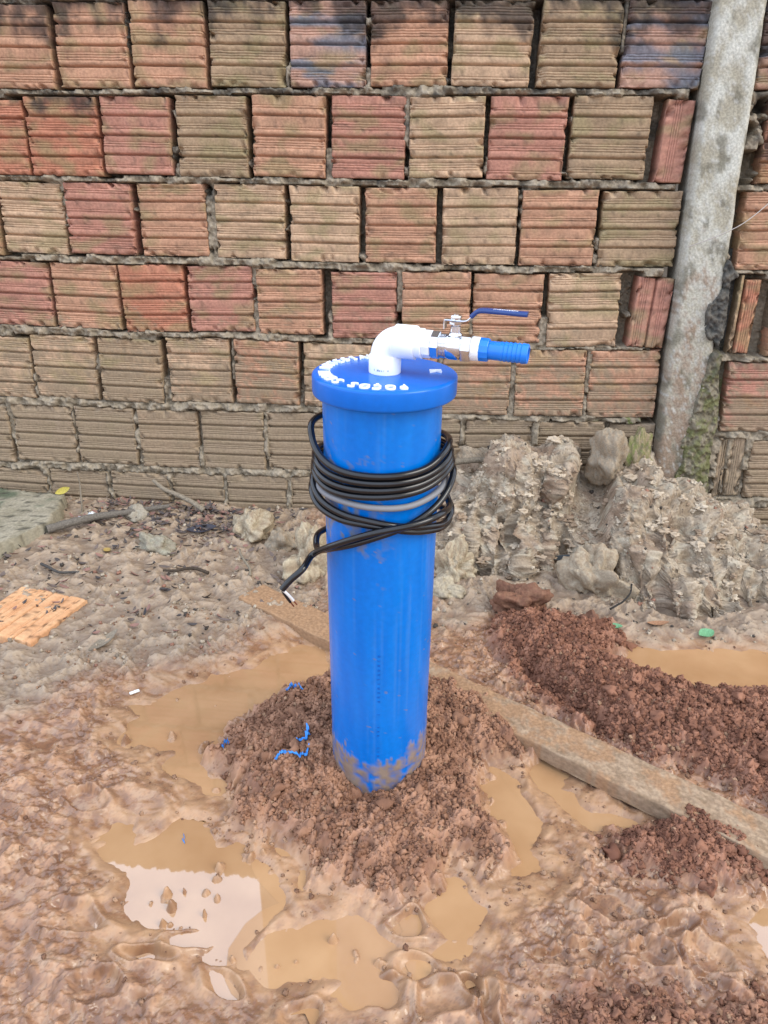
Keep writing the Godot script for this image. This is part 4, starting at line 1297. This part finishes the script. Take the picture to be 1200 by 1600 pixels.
func build_crumbs() -> void:
	var m := vmat(0.85, 0.35)
	var sets := [
		[MOUND, 26000, Color(0.20, 0.096, 0.055), Color(0.365, 0.192, 0.114), "loose brown earth crumbs piled round the foot of the pipe", 0.0021, 11],
		[RED_HEAP, 42000, Color(0.170, 0.072, 0.042), Color(0.315, 0.147, 0.089), "dark red earth crumbs on the heap beyond the plank", 0.0022, 12],
		[RED_LOW, 10000, Color(0.165, 0.070, 0.042), Color(0.31, 0.145, 0.088), "dark red earth crumbs between the plank and the near mud", 0.0020, 13],
		[RED_NEAR, 5200, Color(0.20, 0.092, 0.055), Color(0.35, 0.180, 0.110), "red earth crumbs at the lower right corner", 0.0021, 14]]
	for s in sets:
		var spots := []
		var r := bounds(s[0])
		for k in s[1]:
			var q := in_poly(s[0], r)
			if q.x < -50.0: continue
			if n_lump.get_noise_2d(q.x * 0.9, q.y * 0.9) + 0.5 * n_mid.get_noise_2d(q.x + 9.0, q.y) + rng.randf_range(-0.35, 0.35) < -0.45: continue
			if poly_sd(s[0], q.x, q.y) + 0.05 * n_mid.get_noise_2d(q.x, q.y + 5.0) < rng.randf() * 0.03: continue
			if Vector2(q.x - PIPE_AT.x, q.y - PIPE_AT.z).length() < 0.083: continue
			var size: float = s[5] * (0.5 + 2.8 * pow(rng.randf(), 6.0)) * (2.2 if rng.randf() < 0.015 else 1.0)
			var b := any_turn().scaled(Vector3.ONE * size)
			var t := clampf(0.5 + n_mid.get_noise_2d(q.x, q.y) + rng.randf_range(-0.4, 0.4), 0.0, 1.0)
			spots.append([Transform3D(b, Vector3(q.x, height_at(q.x, q.y) + size * 0.1, q.y)), s[2].lerp(s[3], t)])
		scatter("earth_crumbs", crumb_mesh(s[6]), m, spots, s[4], "earth")
	var lumps := []
	for k in 1500:
		var p := heap_pts[rng.randi() % heap_pts.size()]
		if p.z < -1.97 or p.y < 0.0: continue
		var size := 0.0035 * (0.6 + 3.4 * pow(rng.randf(), 3.5))
		var t := clampf(0.4 + n_mid.get_noise_2d(p.x, p.z) + rng.randf_range(-0.4, 0.4), 0.0, 1.0)
		lumps.append([Transform3D(any_turn().scaled(Vector3(1.2, 0.8, 1.0) * size), p), Color(0.30, 0.215, 0.145).lerp(Color(0.56, 0.465, 0.345), t)])
	scatter("clay_crumbs", lump_mesh(Vector3(1.0, 0.8, 0.9), 21, 0.6, 10, Color.WHITE, Color(0.85, 0.85, 0.85), 1.9), m, lumps, "broken bits of pale clay lying over the heap by the wall", "clay")
	# strays over the mud, and grit on the grey soil and the clay
	var stray := []
	for k in 15000:
		var q := Vector2(rng.randf_range(-0.9, 0.8), rng.randf_range(-1.45, -0.42))
		var c := mask_at(q.x, q.y)
		if c.r > 0.0 and rng.randf() < 0.93: continue
		var d := maxf(c.g, c.b)
		var near := 0.45 * smoothstep(-0.1, 0.35, n_lump.get_noise_2d(q.x, q.y)) + exp(d * 22.0)
		if rng.randf() > near: continue
		var size := 0.0017 * (0.5 + 2.2 * pow(rng.randf(), 4.0))
		stray.append([Transform3D(any_turn().scaled(Vector3.ONE * size), Vector3(q.x, height_at(q.x, q.y) + size * 0.2, q.y)), Color(0.17, 0.085, 0.05).lerp(Color(0.42, 0.255, 0.155), rng.randf())])
	scatter("stray_crumbs", crumb_mesh(15), m, stray, "stray crumbs of earth lying over the wet mud", "earth")
	var grit := []
	for k in 15000:
		var q := Vector2(rng.randf_range(-1.5, 1.2), rng.randf_range(-2.05, -1.2))
		var c := mask_at(q.x, q.y)
		var y := height_at(q.x, q.y)
		if k % 4 == 0:
			var p := heap_pts[rng.randi() % heap_pts.size()]
			q = Vector2(p.x, p.z)
			y = p.y
			c.a = 1.0
		if c.a < 0.0: continue
		if n_mid.get_noise_2d(q.x * 0.5, q.y * 0.5) + rng.randf_range(-0.5, 0.5) < 0.0: continue
		var size := 0.0020 * (0.5 + 2.8 * pow(rng.randf(), 5.0))
		var col := Color(0.24, 0.18, 0.125).lerp(Color(0.52, 0.43, 0.32), rng.randf())
		if rng.randf() < 0.13: col = Color(0.07, 0.058, 0.048)
		elif rng.randf() < 0.08: col = Color(0.30, 0.15, 0.10)
		grit.append([Transform3D(any_turn().scaled(Vector3.ONE * size), Vector3(q.x, y + size * 0.2, q.y)), col])
	scatter("grit", crumb_mesh(16), m, grit, "grit and small stones over the grey soil below the wall", "grit")

func leaf_mesh(l: float, w: float, curl: float) -> ArrayMesh:
	var st := SurfaceTool.new()
	st.begin(Mesh.PRIMITIVE_TRIANGLES)
	var n := 9
	for side in [0.0, -0.0006]:
		var rows := []
		for k in n:
			var t := float(k) / (n - 1)
			var hw := w * 0.5 * pow(sin(PI * clampf(t * 0.94 + 0.03, 0.0, 1.0)), 0.8)
			var y: float = curl * (4.0 * (t - 0.5) * (t - 0.5)) * l + side
			rows.append([Vector3(l * (t - 0.5), y + hw * 0.35, -hw), Vector3(l * (t - 0.5), y, 0), Vector3(l * (t - 0.5), y + hw * 0.35, hw)])
		for k in n - 1:
			for q in 2:
				var a: Vector3 = rows[k][q]
				var b: Vector3 = rows[k + 1][q]
				var c: Vector3 = rows[k + 1][q + 1]
				var d: Vector3 = rows[k][q + 1]
				for v in [a, b, c, a, c, d]: st.add_vertex(v)
	st.generate_normals()
	return st.commit()

func leaf(label: String, at: Vector3, l: float, w: float, turn: float, tilt: float, c: Color, rough := 0.6) -> void:
	var o := put("fallen_leaf", leaf_mesh(l, w, 0.10), grain(mat(c.linear_to_srgb(), rough, 0.4), 20.0, 0.7, 401))
	o.position = Vector3(at.x, maxf(at.y, height_at(at.x, at.z) + 0.004), at.z)
	o.rotation_degrees = Vector3(tilt, turn, tilt * 0.6)
	tag(o, label, "leaf", "fallen leaves")

func stick(label: String, pts: Array, r0: float, r1: float, c: Color, wiggle := 0.006) -> void:
	var raw := PackedVector3Array()
	var r := RandomNumberGenerator.new()
	r.seed = hash(label)
	for k in pts.size():
		raw.append(pts[k])
		if k < pts.size() - 1:
			var mid: Vector3 = (pts[k] + pts[k + 1]) * 0.5
			raw.append(mid + Vector3(r.randf_range(-1, 1), r.randf_range(-0.5, 0.5), r.randf_range(-1, 1)) * wiggle)
	var s := smooth_path(raw, 8)
	var radii := []
	for k in s.size(): radii.append(lerpf(r0, r1, float(k) / s.size()) * (1.0 + 0.18 * n_fine.get_noise_1d(k * 0.02)))
	var o := put("twig", tube(s, radii, 9), grain(mat(c.linear_to_srgb(), 0.9, 0.2), 16.0, 0.6, 411, 0.05))
	tag(o, label, "twig", "twigs and sticks on the soil")

func shaving(label: String, at: Vector3, len_: float, turn: float) -> void:
	# a crinkled ribbon of sawn blue plastic
	var n := 46
	var pos := PackedVector3Array()
	var col := PackedColorArray()
	var r := RandomNumberGenerator.new()
	r.seed = hash(label)
	var ph := r.randf() * 6.0
	for k in n:
		var t := float(k) / (n - 1)
		var x := len_ * (t - 0.5)
		var c := Vector3(x, 0.0018 * sin(t * 17.0 + ph) + 0.001, 0.008 * sin(t * 6.0 + ph) + 0.0012 * sin(t * 31.0))
		var h := height_at(at.x + c.x * cos(turn) + c.z * sin(turn), at.z - c.x * sin(turn) + c.z * cos(turn)) - at.y
		for i in 5:
			var a := TAU * i / 4.0 + t * 19.0
			pos.append(c + Vector3(0, h + 0.007, 0) + Vector3(0, sin(a) * 0.0030, cos(a) * (0.0052 + 0.0018 * sin(t * 23.0))) * (0.4 + 0.6 * sin(PI * t)))
			col.append(Color.WHITE)
	var o := put("plastic_shaving", grid_mesh(5, n, pos, col), mat(srgb(0.05, 0.27, 0.72), 0.5, 0.4))
	o.position = at
	o.rotation.y = turn
	tag(o, label, "shaving", "blue plastic shavings on the mud")

func build_litter() -> void:
	leaf("bright green leaf nearest the orange puddle at right", Vector3(0.608, 0.0, -1.476), 0.042, 0.03, 30, 4, Color(0.20, 0.46, 0.23))
	leaf("small green leaf beside the red clod", Vector3(0.403, 0.0, -1.478), 0.034, 0.018, -10, 6, Color(0.22, 0.48, 0.25))
	leaf("long grey dry leaf right of the loose orange brick", Vector3(-0.737, 0.0, -1.285), 0.085, 0.024, 70, 4, Color(0.30, 0.25, 0.185), 0.9)
	leaf("yellow leaf standing at the corner of the mossy slab", Vector3(-1.185, 0.055, -1.99), 0.045, 0.02, 60, 60, Color(0.58, 0.48, 0.09))
	leaf("small yellow leaf lying on the bare soil below the wall", Vector3(-0.917, 0.0, -1.702), 0.03, 0.018, -35, 8, Color(0.50, 0.34, 0.10))
	leaf("bluish dead leaf on the clay at the heap's foot", Vector3(0.19, 0.0, -1.585), 0.06, 0.026, 35, 8, Color(0.20, 0.21, 0.22), 0.5)
	leaf("orange dry leaf on the grey soil below the heap", Vector3(0.505, 0.0, -1.50), 0.05, 0.016, 5, 6, Color(0.42, 0.22, 0.12), 0.9)
	leaf("dark wet leaf at the bottom of the groove in the heap", Vector3(0.315, 0.035, -1.76), 0.07, 0.024, 10, 8, Color(0.05, 0.06, 0.07), 0.3)
	leaf("dark purple leaf in the leaf litter left of the pipe", Vector3(-0.70, 0.0, -1.85), 0.085, 0.045, 15, 5, Color(0.075, 0.075, 0.095), 0.45)
	stick("thick grey branch lying along the slab's edge below the wall", [Vector3(-1.125, 0.03, -1.775), Vector3(-1.02, 0.036, -1.86), Vector3(-0.90, 0.03, -1.94), Vector3(-0.84, 0.03, -1.97)], 0.013, 0.006, Color(0.23, 0.20, 0.165))
	stick("pale stick leaning on the wall's foot above the leaf litter", [Vector3(-0.90, 0.095, -2.015), Vector3(-0.82, 0.055, -2.00), Vector3(-0.735, 0.02, -1.975)], 0.006, 0.009, Color(0.36, 0.30, 0.225))
	stick("thin forked dry stem rising in front of the wall, far left", [Vector3(-1.10, 0.0, -1.93), Vector3(-1.105, 0.06, -1.95), Vector3(-1.115, 0.13, -1.97)], 0.004, 0.002, Color(0.33, 0.27, 0.20), 0.004)
	stick("flat grey stick wedged against the wall right of the coil", [Vector3(-0.03, 0.215, -1.955), Vector3(0.07, 0.228, -1.96), Vector3(0.13, 0.232, -1.965)], 0.009, 0.008, Color(0.30, 0.25, 0.185), 0.002)
	stick("short dark twig lying on the bare soil left of the pipe", [Vector3(-0.72, 0.022, -1.60), Vector3(-0.66, 0.026, -1.61), Vector3(-0.60, 0.022, -1.60)], 0.003, 0.005, Color(0.10, 0.075, 0.055))
	stick("thin pale twig slanting near the pale clods", [Vector3(-0.55, 0.03, -1.72), Vector3(-0.52, 0.03, -1.66), Vector3(-0.49, 0.022, -1.60)], 0.003, 0.004, Color(0.36, 0.30, 0.22))
	stick("grey twig lying on the ground by the slab's near corner", [Vector3(-1.05, 0.02, -1.60), Vector3(-0.98, 0.022, -1.56), Vector3(-0.93, 0.02, -1.57)], 0.004, 0.003, Color(0.12, 0.11, 0.10))
	stick("black twig in the clay below the heap's right lump", [Vector3(0.40, 0.03, -1.53), Vector3(0.435, 0.035, -1.56), Vector3(0.465, 0.05, -1.62)], 0.0025, 0.002, Color(0.06, 0.055, 0.05))
	shaving("largest curl of blue plastic on the mound left of the pipe", Vector3(-0.240, 0.03, -0.945), 0.062, 0.55)
	shaving("blue plastic curl just above the largest one on the mound", Vector3(-0.228, 0.03, -0.985), 0.036, 0.95)
	shaving("blue plastic sliver at the back edge of the mound", Vector3(-0.278, 0.03, -1.140), 0.034, 0.3)
	shaving("tiny blue plastic crumb beside the big tan puddle", Vector3(-0.374, 0.01, -0.995), 0.014, 0.3)
	shaving("tiny blue plastic crumb on the mud island between puddles", Vector3(-0.394, 0.01, -0.813), 0.010, 0.6)
	var chip := put("white_chip", box_mesh(Vector3(0.02, 0.004, 0.007), 0.0012), mat(srgb(0.75, 0.74, 0.70), 0.6))
	chip.position = Vector3(-0.609, height_at(-0.609, -1.144) + 0.003, -1.144)
	chip.rotation_degrees = Vector3(4, 40, 0)
	tag(chip, "small white chip on the wet mud left of the pipe", "chip")
	var scrap := put("paper_scrap", lump_mesh(Vector3(0.022, 0.012, 0.014), 61, 0.6, 14, Color(0.72, 0.72, 0.70), Color(0.60, 0.62, 0.62)), vmat(0.7))
	scrap.position = Vector3(-1.046, 0.025, -1.878)
	tag(scrap, "crumpled white scrap beside the grey branch", "scrap")
	# thin wire caught on the post
	var wire := put("thin_wire", tube(smooth_path(PackedVector3Array([Vector3(0.57, 0.80, -2.02), Vector3(0.64, 0.835, -1.99), Vector3(0.70, 0.875, -1.985), Vector3(0.80, 0.97, -2.01)]), 10), [0.0011], 6), mat(srgb(0.42, 0.38, 0.34), 0.6))
	tag(wire, "thin wire running across the concrete post to the right edge", "wire")
	var litter := []
	for k in 3200:
		var q := Vector2(rng.randf_range(-1.3, -0.35), rng.randf_range(-2.02, -1.3))
		if poly_sd(GREY_SOIL, q.x, q.y) < 0.0: continue
		var dense := smoothstep(-1.72, -1.95, q.y) * smoothstep(-1.15, -0.95, q.x) * smoothstep(-0.45, -0.65, q.x)
		if rng.randf() > 0.10 + dense: continue
		var b := Basis.from_euler(Vector3(rng.randf_range(-0.6, 0.6), rng.randf() * TAU, rng.randf_range(-0.6, 0.6))).scaled(Vector3(rng.randf_range(0.5, 1.5), 1.0, rng.randf_range(0.3, 1.0)))
		var c := Color(0.055, 0.05, 0.05).lerp(Color(0.16, 0.12, 0.10), rng.randf())
		if rng.randf() < 0.3: c = Color(0.25, 0.14, 0.11)
		litter.append([Transform3D(b, Vector3(q.x, height_at(q.x, q.y) + rng.randf_range(0.002, 0.010), q.y)), c])
	scatter("leaf_litter", leaf_mesh(0.022, 0.010, 0.15), vmat(0.8, 0.3), litter, "dark dead leaf litter along the foot of the wall", "litter")
